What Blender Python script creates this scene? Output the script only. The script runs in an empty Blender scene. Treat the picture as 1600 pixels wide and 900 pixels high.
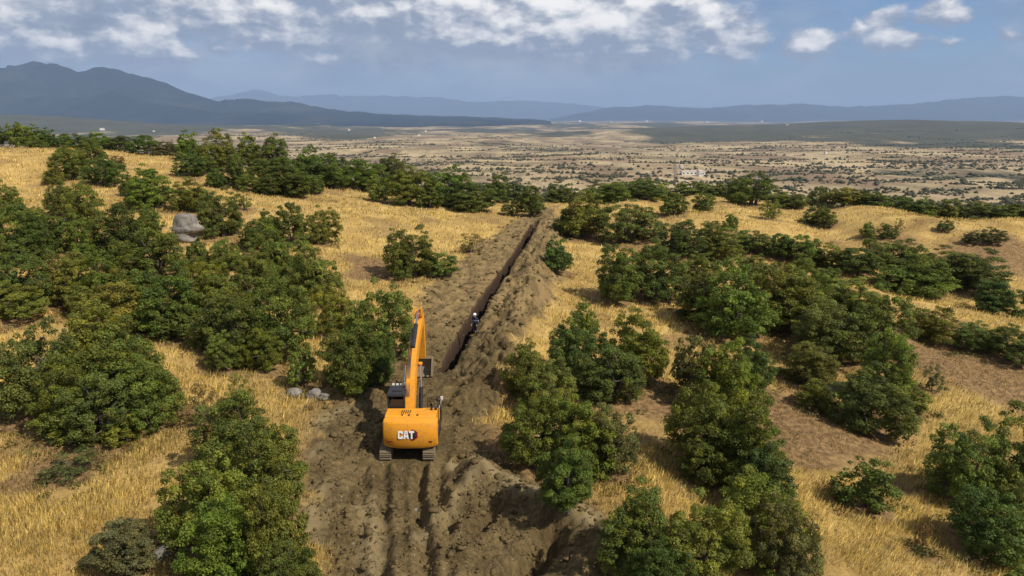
import bpy, bmesh, math, random
import numpy as np
from mathutils import Vector, Matrix

rng = np.random.default_rng(7)
random.seed(7)
scene = bpy.context.scene
C = scene.collection

# ------------------------------------------------------------------ camera
FPX, PITCH, CAMZ = 1068.0, math.radians(14.0), 17.6
cam_d = bpy.data.cameras.new('camera')
cam_d.sensor_width = 36.0
cam_d.lens = 36.0 * FPX / 1600.0
cam_d.clip_start, cam_d.clip_end = 0.5, 250000.0
cam = bpy.data.objects.new('camera', cam_d)
C.objects.link(cam)
cam.location = (0, 0, CAMZ)
cam.rotation_euler = (math.radians(90) - PITCH, 0, 0)
scene.camera = cam

# ------------------------------------------------------------------ sun and exposure
SUN_EL, SUN_BACK = math.radians(48), math.radians(31)      # from the right, 33 degrees behind the camera
S = Vector((math.cos(SUN_BACK) * math.cos(SUN_EL), -math.sin(SUN_BACK) * math.cos(SUN_EL), math.sin(SUN_EL)))
sun_d = bpy.data.lights.new('sun', 'SUN')
sun_d.energy, sun_d.angle, sun_d.color = 5.0, math.radians(0.53), (1.0, 0.93, 0.82)
sun = bpy.data.objects.new('sun', sun_d)
C.objects.link(sun)
sun.rotation_euler = S.to_track_quat('Z', 'Y').to_euler()
scene.view_settings.view_transform = 'Standard'
scene.view_settings.look = 'None'
scene.view_settings.exposure = 0.14
scene.view_settings.gamma = 1.0
scene.cycles.use_denoising = True
scene.cycles.max_bounces = 6
scene.cycles.volume_bounces = 0


def pix_dir(px, py):
    px = np.asarray(px, float); py = np.asarray(py, float)
    a, b = (px - 800.0) / FPX, (450.0 - py) / FPX
    cp, sp = math.cos(PITCH), math.sin(PITCH)
    return np.stack([a, cp + b * sp, -sp + b * cp], -1)


def az_el(px, py):
    d = pix_dir(px, py)
    return math.degrees(math.atan2(d[0], d[1])), math.degrees(math.atan2(d[2], math.hypot(d[0], d[1])))


# ------------------------------------------------------------------ node helper
class NT:
    def __init__(self, tree):
        self.t = tree
        tree.nodes.clear()

    def n(self, typ, **kw):
        nd = self.t.nodes.new(typ)
        for k, v in kw.items():
            setattr(nd, k, v)
        return nd

    def put(self, sock, v):
        if isinstance(v, bpy.types.NodeSocket):
            self.t.links.new(v, sock)
        elif v is not None:
            if hasattr(sock.default_value, '__len__') and not hasattr(v, '__len__'):
                v = [v] * len(sock.default_value)
            if hasattr(v, '__len__') and len(sock.default_value) == 4 and len(v) == 3:
                v = (*v, 1.0)
            sock.default_value = v

    def m(self, op, a, b=None, c=None, clamp=False):
        nd = self.n('ShaderNodeMath', operation=op, use_clamp=clamp)
        for i, v in enumerate((a, b, c)):
            if v is not None:
                self.put(nd.inputs[i], v)
        return nd.outputs[0]

    def v(self, op, a, b=None, c=None):
        nd = self.n('ShaderNodeVectorMath', operation=op)
        for i, x in enumerate((a, b, c)):
            if x is not None:
                self.put(nd.inputs[i], x)
        return nd.outputs['Value'] if op in ('DOT_PRODUCT', 'LENGTH') else nd.outputs[0]

    def mix(self, f, a, b, mode='MIX'):
        nd = self.n('ShaderNodeMix', data_type='RGBA', blend_type=mode)
        self.put(nd.inputs[0], f); self.put(nd.inputs[6], a); self.put(nd.inputs[7], b)
        return nd.outputs[2]

    def noise(self, vec, scale, detail=4, rough=0.55, out='Fac', dist=0.0):
        nd = self.n('ShaderNodeTexNoise')
        self.put(nd.inputs['Vector'], vec)
        nd.inputs['Scale'].default_value = scale
        nd.inputs['Detail'].default_value = detail
        nd.inputs['Roughness'].default_value = rough
        nd.inputs['Distortion'].default_value = dist
        return nd.outputs[out]

    def step(self, x, lo, hi, a=0.0, b=1.0):
        nd = self.n('ShaderNodeMapRange', interpolation_type='SMOOTHSTEP')
        self.put(nd.inputs[0], x)
        for i, q in enumerate((lo, hi, a, b)):
            nd.inputs[i + 1].default_value = q
        return nd.outputs[0]

    def xyz(self, vec):
        nd = self.n('ShaderNodeSeparateXYZ'); self.put(nd.inputs[0], vec)
        return nd.outputs

    def comb(self, x, y, z):
        nd = self.n('ShaderNodeCombineXYZ')
        for i, q in enumerate((x, y, z)):
            self.put(nd.inputs[i], q)
        return nd.outputs[0]

    def attr(self, name, out='Fac'):
        return self.n('ShaderNodeAttribute', attribute_name=name).outputs[out]


# ------------------------------------------------------------------ sky
world = bpy.data.worlds.new('World')
scene.world = world
world.cycles.sampling_method = 'MANUAL'
world.cycles.sample_map_resolution = 256
world.use_nodes = True
W = NT(world.node_tree)
sky = W.n('ShaderNodeTexSky', sky_type='NISHITA')
sky.sun_disc = False
sky.sun_elevation = SUN_EL
sky.sun_rotation = math.atan2(S.x, S.y)
sky.altitude = 900
sky.air_density, sky.dust_density, sky.ozone_density = 1.0, 0.6, 2.0
tc = W.n('ShaderNodeTexCoord').outputs['Generated']
dx, dy, dz = W.xyz(tc)[:3]
az = W.m('MULTIPLY', W.m('ARCTAN2', dx, dy), 57.2958)
el = W.m('MULTIPLY', W.m('ARCSINE', dz), 57.2958)
P0 = W.comb(az, W.m('MULTIPLY', el, 1.7), 0.0)
warp = W.noise(P0, 0.30, 3, 0.5, 'Color')
warp = W.v('MULTIPLY', W.v('SUBTRACT', warp, (0.5, 0.5, 0.5)), (5.0, 2.4, 0.0))
warp2 = W.noise(P0, 0.9, 6, 0.6, 'Color')
warp2 = W.v('MULTIPLY', W.v('SUBTRACT', warp2, (0.5, 0.5, 0.5)), (1.3, 0.8, 0.0))
PA = W.comb(az, el, 0.0)
PW = W.v('ADD', W.v('ADD', PA, W.v('MULTIPLY', warp, (0.55, 0.45, 0))), warp2)
blobs = [  # bright cumulus heads: pixel centre, radii, weight
    (340, 10, 85, 22, 1.0), (235, 42, 48, 15, .75), (200, 80, 42, 17, .9), (278, 86, 24, 11, .75), (340, 78, 15, 9, .6),
    (60, 74, 75, 16, .75), (6, 25, 28, 30, .9), (440, 62, 60, 11, .8), (508, 95, 28, 11, .6), (690, 12, 90, 24, 1.0),
    (770, 55, 120, 22, .8), (850, 25, 80, 34, 1.05), (905, 48, 62, 26, 1.1), (985, 20, 38, 24, 1.1), (1080, 12, 35, 20, .9),
    (1095, 40, 42, 24, .9), (1150, 68, 34, 17, .95), (1010, 74, 110, 20, .55), (1265, 73, 32, 14, .95), (1390, 64, 38, 13, .85),
    (1385, 35, 32, 15, .8), (1480, 20, 32, 14, .75), (1575, 55, 15, 9, .7), (1335, 45, 15, 10, .6), (1470, 66, 15, 7, .5),
    (1400, 98, 32, 8, .4), (560, 28, 60, 18, .6), (100, 20, 60, 12, .35), (560, -40, 200, 30, .9), (900, -60, 200, 40, 1.0), (1150, -50, 60, 25, .8),
]
tot = None; top = None
for (bx_, by_, rx_, ry_, w_) in blobs:
    a0, e0 = az_el(bx_, by_)
    a1, e1 = az_el(bx_ + rx_ * 1.5, by_ - ry_ * 1.55)
    q = W.v('MULTIPLY', W.v('SUBTRACT', PW, (a0, e0, 0)), (1 / max(a1 - a0, .2), 1 / max(e1 - e0, .2), 0))
    g = W.m('MULTIPLY', W.m('EXPONENT', W.m('MULTIPLY', W.v('DOT_PRODUCT', q, q), -0.9)), w_)
    h = W.m('MULTIPLY', g, W.m('MULTIPLY_ADD', W.v('DOT_PRODUCT', q, (0.16, 0.45, 0)), 1.0, 0.42, clamp=True))
    tot = g if tot is None else W.m('MAXIMUM', tot, g)
    top = h if top is None else W.m('MAXIMUM', top, h)
# the same kind of cloud carries on all round and overhead
gen = W.noise(W.comb(az, W.m('MULTIPLY', el, 2.2), 3.0), 0.085, 6, 0.6)
away = W.step(W.m('MAXIMUM', W.m('SUBTRACT', W.m('ABSOLUTE', az), 36.0), W.m('SUBTRACT', el, 8.5)), 0.0, 5.0)
gen = W.m('MULTIPLY', W.m('MULTIPLY', W.step(gen, 0.47, 0.64), away), W.step(el, 0.5, 4.0))
tot = W.m('MAXIMUM', tot, gen)
top = W.m('MAXIMUM', top, W.m('MULTIPLY', gen, 0.6))
PF = W.v('ADD', P0, W.v('MULTIPLY', warp2, (0.8, 0.8, 0)))
fine = W.noise(PF, 0.38, 8, 0.55)
dens = W.m('ADD', tot, W.m('MULTIPLY', W.m('SUBTRACT', fine, 0.5), 0.80))
cmask = W.step(dens, 0.10, 0.50)
# relief of the heads: density against density a little up and right (towards the sun)
fine2 = W.noise(W.v('ADD', PF, (0.5, 1.1, 0)), 0.38, 8, 0.55)
relief = W.m('MULTIPLY', W.m('SUBTRACT', fine, fine2), 1.9)
lit = W.m('ADD', W.m('MULTIPLY', top, 1.5), W.m('ADD', -0.10, relief), clamp=True)
lit = W.step(lit, 0.0, 0.95)
cloud_col = W.mix(lit, (2.7, 3.1, 4.0), (11.5, 10.9, 10.2))
# grey veil of higher and farther cloud, thicker to the left, thinning to blue on the right
veil_n = W.noise(W.comb(az, W.m('MULTIPLY', el, 2.6), 9.0), 0.10, 6, 0.55)
veil = W.m('ADD', W.m('MULTIPLY', W.step(az, 12.0, 20.0, 1.0, 0.10), 0.72), W.m('MULTIPLY', W.m('SUBTRACT', veil_n, 0.45), 1.5), clamp=True)
veil = W.m('MAXIMUM', veil, W.step(el, 1.0, 5.5, 0.9, 0.0))
veil = W.m('MULTIPLY', veil, W.step(el, 8.0, 40.0, 0.95, 0.35))
veil_col = W.mix(W.step(W.noise(W.comb(az, W.m('MULTIPLY', el, 2.8), 4.0), 0.16, 8, 0.6), 0.36, 0.66), (2.1, 2.5, 3.35), (4.5, 4.7, 5.2))
col = W.mix(veil, W.v('MULTIPLY', sky.outputs[0], (0.50, 0.68, 0.92)), veil_col)
body = W.noise(W.v('ADD', PA, W.v('ADD', W.v('MULTIPLY', warp, (0.6, 0.5, 0)), (40.0, 0.9, 0))), 0.11, 6, 0.55)
body = W.m('MULTIPLY', W.step(body, 0.44, 0.60), W.m('MULTIPLY', W.step(az, 12.0, 22.0, 0.8, 0.25), W.step(el, 2.0, 4.5)))
col = W.mix(body, col, W.mix(W.step(fine, 0.35, 0.7), (2.0, 2.3, 3.0), (5.2, 5.2, 5.4)))
col = W.mix(W.m('MULTIPLY', cmask, W.step(el, -0.5, 2.5)), col, cloud_col)
bg = W.n('ShaderNodeBackground')
W.put(bg.inputs[0], col)
bg.inputs[1].default_value = 0.1
wo = W.n('ShaderNodeOutputWorld')
W.t.links.new(bg.outputs[0], wo.inputs[0])


# ------------------------------------------------------------------ object helpers
def tag(o, label=None, cat=None, group=None, kind=None):
    for k, v in (('label', label), ('category', cat), ('group', group), ('kind', kind)):
        if v:
            o[k] = v
    return o


def mesh_np(name, verts, faces, smooth=False):
    """verts (n,3), faces (m,k) arrays -> mesh"""
    me = bpy.data.meshes.new(name)
    verts = np.asarray(verts, np.float32); faces = np.asarray(faces, np.int32)
    m, k = faces.shape
    me.vertices.add(len(verts)); me.vertices.foreach_set('co', verts.ravel())
    me.loops.add(m * k); me.loops.foreach_set('vertex_index', faces.ravel())
    me.polygons.add(m)
    me.polygons.foreach_set('loop_start', np.arange(0, m * k, k, dtype=np.int32))
    me.polygons.foreach_set('loop_total', np.full(m, k, np.int32))
    if smooth:
        me.polygons.foreach_set('use_smooth', np.ones(m, bool))
    me.update(calc_edges=True)
    return me


def add_attr(me, name, vals, typ='FLOAT'):
    a = me.attributes.new(name, typ, 'POINT')
    vals = np.asarray(vals, np.float32)
    if typ == 'FLOAT_COLOR':
        if vals.shape[1] == 3:
            vals = np.concatenate([vals, np.ones((len(vals), 1), np.float32)], 1)
        a.data.foreach_set('color', vals.ravel())
    else:
        a.data.foreach_set('value', vals.ravel())


def link(name, me, mat=None, parent=None, loc=None):
    o = bpy.data.objects.new(name, me)
    C.objects.link(o)
    if mat is not None and me is not None and not me.materials:
        me.materials.append(mat)
    if parent is not None:
        o.parent = parent
    if loc is not None:
        o.location = loc
    return o


def empty(name, loc=(0, 0, 0), rz=0.0):
    o = bpy.data.objects.new(name, None)
    C.objects.link(o)
    o.location = loc; o.rotation_euler = (0, 0, rz); o.empty_display_size = 0.3
    return o


def material(name, rough=0.9, spec=0.2):
    mt = bpy.data.materials.new(name)
    mt.use_nodes = True
    t = NT(mt.node_tree)
    p = t.n('ShaderNodeBsdfPrincipled'); o = t.n('ShaderNodeOutputMaterial')
    t.t.links.new(p.outputs[0], o.inputs[0])
    p.inputs['Roughness'].default_value = rough
    p.inputs['Specular IOR Level'].default_value = spec
    return mt, t, p, o


def smooth(a, b, x):
    t = np.clip((x - a) / (b - a), 0, 1)
    return t * t * (3 - 2 * t)


def vnoise(x, y, seed=0):
    """value noise, 0..1"""
    xi = np.floor(x).astype(np.int64); yi = np.floor(y).astype(np.int64)
    fx = x - xi; fy = y - yi
    fx = fx * fx * (3 - 2 * fx); fy = fy * fy * (3 - 2 * fy)

    def h(a, b):
        n = (a * 374761393 + b * 668265263 + seed * 974634777) & 0xFFFFFFFF
        n = ((n ^ (n >> 13)) * 1274126177) & 0xFFFFFFFF
        return ((n ^ (n >> 16)) & 0xFFFF) / 65535.0
    return (h(xi, yi) * (1 - fx) + h(xi + 1, yi) * fx) * (1 - fy) + (h(xi, yi + 1) * (1 - fx) + h(xi + 1, yi + 1) * fx) * fy


def fbm(x, y, oct=4, seed=0, gain=0.5):
    s = np.zeros_like(x, dtype=float); a = 1.0; t = 0.0
    for i in range(oct):
        s += a * vnoise(x * 2 ** i + 17.3 * i, y * 2 ** i - 9.1 * i, seed + i)
        t += a; a *= gain
    return s / t


# ------------------------------------------------------------------ terrain
ctrl = np.array([  # x, y, height: the ridge the pipeline is dug along
    (-5.3, 34, 0.0), (0, 22, 0.2), (-12, 24, 0.3), (14, 24, -0.6), (3, 60, 0.2), (5, 90, 0.5), (6, 120, 1.2), (7, 140, 0.6),
    (-15, 45, 0.8), (-25, 30, 0.8), (-40, 32, 1.2), (-30, 55, 2.0), (-50, 60, 3.2), (-38, 75, 5.0), (-22, 80, 2.6), (-70, 80, 6.0), (-65, 105, 8.2),
    (-97, 130, 12.0), (-60, 132, 10.2), (-48, 125, 8.0), (-34, 115, 5.4), (-18, 113, 3.2), (-10, 100, 2.2), (-120, 100, 9.0), (-120, 50, 4.0),
    (-60, 20, 1.5), (0, 0, 0.3), (0, -30, 0), (60, 0, -4), (-60, -30, 1),
    (18, 45, -0.6), (25, 70, -0.8), (24, 100, 0.4), (40, 122, 2.2), (50, 80, -2.5), (36, 50, -2.6), (30, 32, -2.0), (45, 35, -4.0), (60, 60, -4.5),
    (67, 112, 0.8), (84, 106, 0.2), (75, 85, -2.5), (90, 60, -6.0), (120, 100, -2.0), (120, 40, -8), (40, 105, 0.6),
    (-97, 165, 8.0), (-30, 165, 0.0), (30, 165, -2.5), (80, 150, -3.5), (0, 190, -6), (-100, 200, 4), (100, 190, -10),
])


def tps_fit(c, lam=2.0):
    n = len(c); P = c[:, :2] / 50.0
    r = np.linalg.norm(P[:, None] - P[None], axis=2)
    K = np.where(r > 0, r * r * np.log(r + 1e-12), 0) + np.eye(n) * lam * 0.01
    A = np.zeros((n + 3, n + 3)); Q = np.c_[np.ones(n), P]
    A[:n, :n] = K; A[:n, n:] = Q; A[n:, :n] = Q.T
    return np.linalg.solve(A, np.r_[c[:, 2], 0, 0, 0]), P


TW, TP = tps_fit(ctrl)


def tps(x, y):
    x = np.clip(x, -130, 130) / 50.0; y = np.clip(y, -40, 200) / 50.0
    s = TW[-3] + TW[-2] * x + TW[-1] * y
    for (cx, cy), w in zip(TP, TW[:-3]):
        r2 = (x - cx) ** 2 + (y - cy) ** 2
        s = s + w * 0.5 * r2 * np.log(r2 + 1e-12)
    return s


def hbase(x, y):
    x = np.asarray(x, float); y = np.asarray(y, float)
    near = tps(x, y)
    k = np.maximum(smooth(150, 640, y), np.maximum(smooth(170, 800, np.abs(x)), smooth(120, 700, -y)))
    far = smooth(900, 5000, np.hypot(x, y))
    plain = -98 + 44 * (fbm(x / 800, y / 800, 3, 5) - .5) + far * 95 * (fbm(x / 2600, y / 2600, 4, 11) - .5) + 3 * (fbm(x / 150, y / 150, 2, 8) - .5)
    # broad rise on the right, low hills on the far left
    plain = plain + 80 * np.exp(-((x - 4000) / 2300) ** 2 - ((y - 5800) / 1300) ** 2)
    plain = plain + 120 * np.exp(-((x + 4600) / 1700) ** 2 - ((y - 6000) / 900) ** 2)
    return near * (1 - k) + plain * k


def unproject(px, py, lift=0.0, tmax=400.0):
    """pixel -> point on the base terrain"""
    d = pix_dir(px, py)
    t = np.linspace(12, tmax, 2400)
    X = d[0] * t; Y = d[1] * t; Z = CAMZ + d[2] * t
    f = Z - hbase(X, Y) - lift
    i = np.argmax(f < 0)
    if f[i] >= 0:
        i = int(np.argmin(f))
        return np.array([X[i], Y[i]])
    a = f[i - 1] / (f[i - 1] - f[i])
    return np.array([X[i - 1] + a * (X[i] - X[i - 1]), Y[i - 1] + a * (Y[i] - Y[i - 1])])


def gpoly(pts):
    return np.array([unproject(*p) for p in pts])


def seg_dist(x, y, poly, closed=False):
    """distance to a polyline, parameter along it 0..1 and side (+ = right of travel)"""
    best = np.full(x.shape, 1e9); par = np.zeros(x.shape); side = np.zeros(x.shape)
    n = len(poly); m = n if closed else n - 1
    for i in range(m):
        a, b = poly[i], poly[(i + 1) % n]
        e = b - a; L2 = e @ e
        t = np.clip(((x - a[0]) * e[0] + (y - a[1]) * e[1]) / L2, 0, 1)
        qx = x - a[0] - t * e[0]; qy = y - a[1] - t * e[1]
        d = np.hypot(qx, qy); u = d < best
        best = np.where(u, d, best); par = np.where(u, (i + t) / m, par)
        side = np.where(u, np.sign(qx * e[1] - qy * e[0]), side)
    return best, par, side


def inside(x, y, poly):
    r = np.zeros(x.shape, bool); n = len(poly)
    for i in range(n):
        (x0, y0), (x1, y1) = poly[i], poly[(i + 1) % n]
        c = ((y0 > y) != (y1 > y)) & (x < (x1 - x0) * (y - y0) / (y1 - y0 + 1e-12) + x0)
        r ^= c
    return r


def sdist(x, y, poly):
    d, _, _ = seg_dist(x, y, poly, True)
    return np.where(inside(x, y, poly), -d, d)


TRENCH = gpoly([(694, 586), (703, 572), (722, 535), (737, 507), (752, 481), (780, 441), (803, 408), (820, 380), (831, 360), (838, 350)])
SPOIL = gpoly([(735, 655), (775, 585), (800, 530), (822, 480), (838, 430), (848, 390), (858, 352), (862, 335)])
CORR = gpoly([(455, 960), (486, 880), (478, 800), (470, 735), (478, 668), (545, 626), (590, 585), (640, 520), (655, 468), (690, 425), (745, 385), (800, 345),
              (842, 326), (868, 322), (876, 362), (885, 420), (872, 470), (836, 520), (800, 570), (776, 640), (770, 700), (800, 738), (865, 775), (945, 838), (1040, 905), (1080, 960)])
RIDGE = gpoly([(705, 735), (745, 742), (800, 775), (868, 800), (920, 835), (1000, 885), (1060, 930)])
SPURS = [gpoly([(868, 803), (838, 850), (806, 920)]), gpoly([(800, 780), (772, 810), (730, 870), (715, 930)]), gpoly([(745, 760), (700, 800), (655, 850)]), gpoly([(960, 862), (905, 905), (890, 960)])]
PITS = [(gpoly([(742, 830), (766, 808), (784, 797)]), 1.25, .48), (gpoly([(800, 915), (838, 872), (862, 840)]), 1.7, .55), (gpoly([(690, 830), (720, 800)]), .45, .35)]
RUTS = [gpoly([(598, 712), (600, 780), (598, 920)]), gpoly([(664, 712), (655, 770), (668, 920)]), gpoly([(690, 720), (683, 770), (700, 830)])]


def soil_mask(x, y):
    d = sdist(x, y, CORR)
    n = (fbm(x / 2.2, y / 2.2, 4, 3) - .5) * 3.2 + (fbm(x / .5, y / .5, 2, 33) - .5) * 1.0
    return smooth(0.7, -0.7, d + n)


def relief(x, y):
    """earthworks and fine ground relief, metres; near field only"""
    z = 1.1 * (fbm(x / 11, y / 11, 3, 21) - .5) + 6.0 * smooth(9, 32, x) * smooth(24, 48, y) * (fbm(x / 17, y / 21, 3, 27) - .5) + 2.2 * smooth(-8, -24, x) * smooth(30, 60, y) * (fbm(x / 17, y / 21, 3, 28) - .5) + 0.24 * (fbm(x / 1.7, y / 1.7, 3, 22) - .5)
    s = soil_mask(x, y)
    z = z * (1 - .6 * s)
    lump = (fbm(x / .9, y / .9, 4, 41, .6) - .5)
    rug = .45 + .9 * fbm(x / 3.5, y / 3.5, 2, 43)
    z += s * rug * (0.62 * lump + .30 * (fbm(x / .30, y / .30, 3, 42, .65) - .5))
    cl = 1 - np.abs(2 * vnoise(x / .62 + 3 * lump, y / .62 - 2 * lump, 44) - 1)
    cl2 = 1 - np.abs(2 * vnoise(x / .27, y / .27 + 4 * lump, 45) - 1)
    z += s * rug * (.20 * (cl - .5) + .09 * (cl2 - .5))
    wob = (fbm(x / 2.5, y / 2.5, 3, 51) - .5)
    d, p, sd = seg_dist(x, y, SPOIL)
    hh = (1.6 + 1.5 * wob) * smooth(0, .12, p) * (1 - .75 * smooth(.6, 1, p))
    z += hh * np.exp(-(d / (2.1 + .8 * wob)) ** 2) * (1 + .45 * lump * 2)
    d, p, sd = seg_dist(x, y, RIDGE)
    w = np.where(sd > 0, 1.5, 1.0)
    z += (0.80 + .6 * wob) * smooth(0, .15, p) * np.exp(-(d / w) ** 2)
    s = np.maximum(s, 0)
    for q in SPURS:
        d, p, sd = seg_dist(x, y, q)
        z += (0.60 + .8 * wob) * (1 - .5 * p) * np.exp(-(d / .62) ** 2)
    for q, dep, w in PITS:
        d, p, sd = seg_dist(x, y, q)
        z -= dep * np.exp(-(d / w) ** 2)
    for q in RUTS:
        d, p, sd = seg_dist(x, y, q)
        d = d + .25 * wob
        z += -.30 * np.exp(-(d / .30) ** 4) + .17 * np.exp(-((d - .55) / .22) ** 2)
    d, p, sd = seg_dist(x, y, TRENCH)
    z += .22 * np.exp(-((d - 1.3) / .6) ** 2) * (.5 + wob) * smooth(0, .08, p)
    z += .40 * np.exp(-((d - 1.3) / .6) ** 2) * (sd > 0) * (.75 + 1.0 * wob) * smooth(.03, .12, p) * smooth(1, .9, p)
    wid = (.50 + .08 * wob + .10 * lump) * smooth(0, .03, p)
    z -= 2.5 * smooth(0, .05, p) * (1 - .5 * smooth(.85, 1, p)) * smooth(wid + .13, wid - .13, d)
    # the machine stands on ground it has tracked flat
    e = np.maximum(np.abs(x + 5.35) / 2.0, np.abs(y - 34.7) / 2.6)
    z = z * smooth(.85, 1.2, e) + .20 * np.exp(-((e - 1.08) / .10) ** 2) * (.3 + 2.2 * np.abs(wob))
    # bank cut on the left of the track
    return z


def near_w(x, y):
    return smooth(330, 200, np.hypot(x, y))


def height(x, y):
    x = np.asarray(x, float); y = np.asarray(y, float)
    return hbase(x, y) + near_w(x, y) * relief(x, y)


def geo(start, step, ratio, end):
    out = []; v = start; s = step
    while v < end:
        s *= ratio; v += s; out.append(min(v, end))
    return out


xs = list(np.arange(-11, 13.001, 0.125)) + geo(13, .125, 1.031, 70000)
xs = sorted([-22 - 0 + v for v in []] + xs + [-v + 2 for v in geo(13, .125, 1.031, 70000)])
ys = list(np.arange(20, 48, .14)); ys += geo(ys[-1], .14, 1.0105, 160)
ys += geo(ys[-1], max(ys[-1] - ys[-2], .5), 1.028, 80000)
ys = [20 - v for v in reversed(geo(0, .3, 1.13, 60000))] + ys
xs = np.array(sorted(set(np.round(xs, 4)))); ys = np.array(sorted(set(np.round(ys, 4))))
GX, GY = np.meshgrid(xs, ys)
gx, gy = GX.ravel(), GY.ravel()
gz = hbase(gx, gy)
nr = np.hypot(gx, gy) < 330
gz[nr] += near_w(gx[nr], gy[nr]) * relief(gx[nr], gy[nr])
nx, ny = len(xs), len(ys)
print('ground grid', nx, ny)
idx = np.arange(nx * ny).reshape(ny, nx)
gf = np.stack([idx[:-1, :-1], idx[:-1, 1:], idx[1:, 1:], idx[1:, :-1]], -1).reshape(-1, 4)
ground_me = mesh_np('ground', np.stack([gx, gy, gz], -1), gf, True)
soil = np.zeros(len(gx)); soil[nr] = soil_mask(gx[nr], gy[nr])
soil[np.hypot(gx, gy) > 200] = 0


def gauss_pix(x, y, blobs):
    r = np.zeros(np.shape(x))
    for (px, py, rad, w) in blobs:
        c = unproject(px, py)
        r = np.maximum(r, w * np.exp(-((x - c[0]) ** 2 + (y - c[1]) ** 2) / rad ** 2))
    return r


BROWN = [(30, 640, 3.0, 1.0), (80, 660, 2, .8), (10, 700, 2, .5), (1270, 660, 5, .9), (1230, 700, 3, .7), (1540, 600, 8, 1.0), (1450, 560, 6, .9), (1590, 590, 8, 1.), (600, 415, 5, .8),
         (580, 430, 4, .8), (880, 720, 2.5, .9), (850, 745, 2, .9), (1000, 620, 4, .8), (900, 800, 2, .8), (960, 790, 2.2, .6), (1480, 440, 8, .8), (1560, 400, 10, .9), (1400, 370, 8, .6),
         (100, 715, 2.6, .85), (45, 745, 2.0, .8), (250, 850, 1.5, .9), (120, 880, 1.2, .5), (280, 650, 2, .8), (370, 540, 3, .7), (740, 720, 1.5, .9), (770, 690, 2, .9), (1440, 860, 1.0, .6), (1400, 760, 1.2, .6)]


def brown_mask(x, y):
    r = gauss_pix(x, y, BROWN)
    n = fbm(x / 6, y / 6, 4, 61)
    return np.clip(smooth(.25, .6, r + (n - .5) * .8) + smooth(.60, .74, n) * .55, 0, 1)


brown = np.zeros(len(gx)); brown[nr] = brown_mask(gx[nr], gy[nr])
add_attr(ground_me, 'soil', soil)
pale = np.zeros(len(gx)); gxn, gyn = gx[nr], gy[nr]
wv_ = .6 + .9 * fbm(gxn / 1.1, gyn / 1.1, 3, 141)
d_, p_, s_ = seg_dist(gxn, gyn, RIDGE)
pl_ = np.exp(-(d_ * wv_ / .62) ** 4)
d_, p_, s_ = seg_dist(gxn, gyn, SPURS[2])
pl_ = np.maximum(pl_, .6 * np.exp(-(d_ * wv_ / .4) ** 2))
for q in ([(480, 680), (515, 645), (560, 632)], [(487, 715), (500, 700)], [(478, 900), (488, 800), (500, 770)], [(575, 790), (585, 860), (580, 920)]):
    d_, p_, s_ = seg_dist(gxn, gyn, gpoly(q))
    pl_ = np.maximum(pl_, .85 * np.exp(-(d_ * wv_ / .55) ** 2))
pale[nr] = pl_
add_attr(ground_me, 'pale', pale)
trench_shade = np.zeros(len(gx))
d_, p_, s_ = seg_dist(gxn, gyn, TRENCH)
trench_shade[nr] = smooth(.82, .58, d_) * smooth(0, .03, p_)          # shade inside the trench, painted into the soil colour
add_attr(ground_me, 'trench_shade', trench_shade)

m_ground, t, p, o = material('ground', 0.95, 0.1)
pos = t.n('ShaderNodeNewGeometry').outputs['Position']
X, Y, Z = t.xyz(pos)[:3]
flat = t.comb(X, Y, 0.0)
rr = t.v('LENGTH', flat)
# near hill: straw, brown litter, bare soil
straw = t.mix(t.step(t.noise(flat, .22, 7, .68), .3, .72), (.33, .215, .07), (.66, .46, .155))
straw = t.mix(t.step(t.noise(flat, 5.0, 5, .7), .35, .7), t.mix(0.45, straw, (.16, .09, .035)), straw)
litter = t.mix(t.step(t.noise(flat, 2.4, 7, .75), .3, .7), (.085, .052, .025), (.34, .215, .095))
near_c = t.mix(t.attr('brown'), straw, litter)
so1 = t.mix(t.step(t.noise(flat, .42, 6, .65), .40, .62), (.072, .050, .021), (.225, .160, .068))
so2 = t.mix(t.step(t.noise(flat, 4.0, 7, .8), .34, .66), (.032, .022, .010), (.25, .178, .078))
soil_c = t.mix(.55, so1, so2)
pathy = t.m('MULTIPLY', t.step(Y, 44, 62), t.step(t.noise(flat, .8, 4, .65), .3, .65))
soil_c = t.mix(t.m('MULTIPLY', pathy, .75), soil_c, (.37, .255, .108))
peb = t.n('ShaderNodeTexVoronoi'); t.put(peb.inputs['Vector'], flat); peb.inputs['Scale'].default_value = 3.2
soil_c = t.mix(t.step(peb.outputs['Distance'], .12, .09, 0., .6), soil_c, (.42, .36, .27))
soil_c = t.mix(t.m('MULTIPLY', t.attr('pale'), .7), soil_c, t.mix(t.noise(flat, 3.0, 6, .7), (.27, .20, .092), (.40, .315, .165)))
soil_c = t.mix(t.attr('trench_shade'), soil_c, t.mix(t.noise(pos, 3.0, 6, .7), (.028, .017, .012), (.075, .047, .032)))  # near-black soil colour paints the shade in the cut
soil_c = t.mix(1.0, soil_c, (.80, .80, .82), 'MULTIPLY')
near_c = t.mix(t.attr('soil'), near_c, soil_c)
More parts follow.
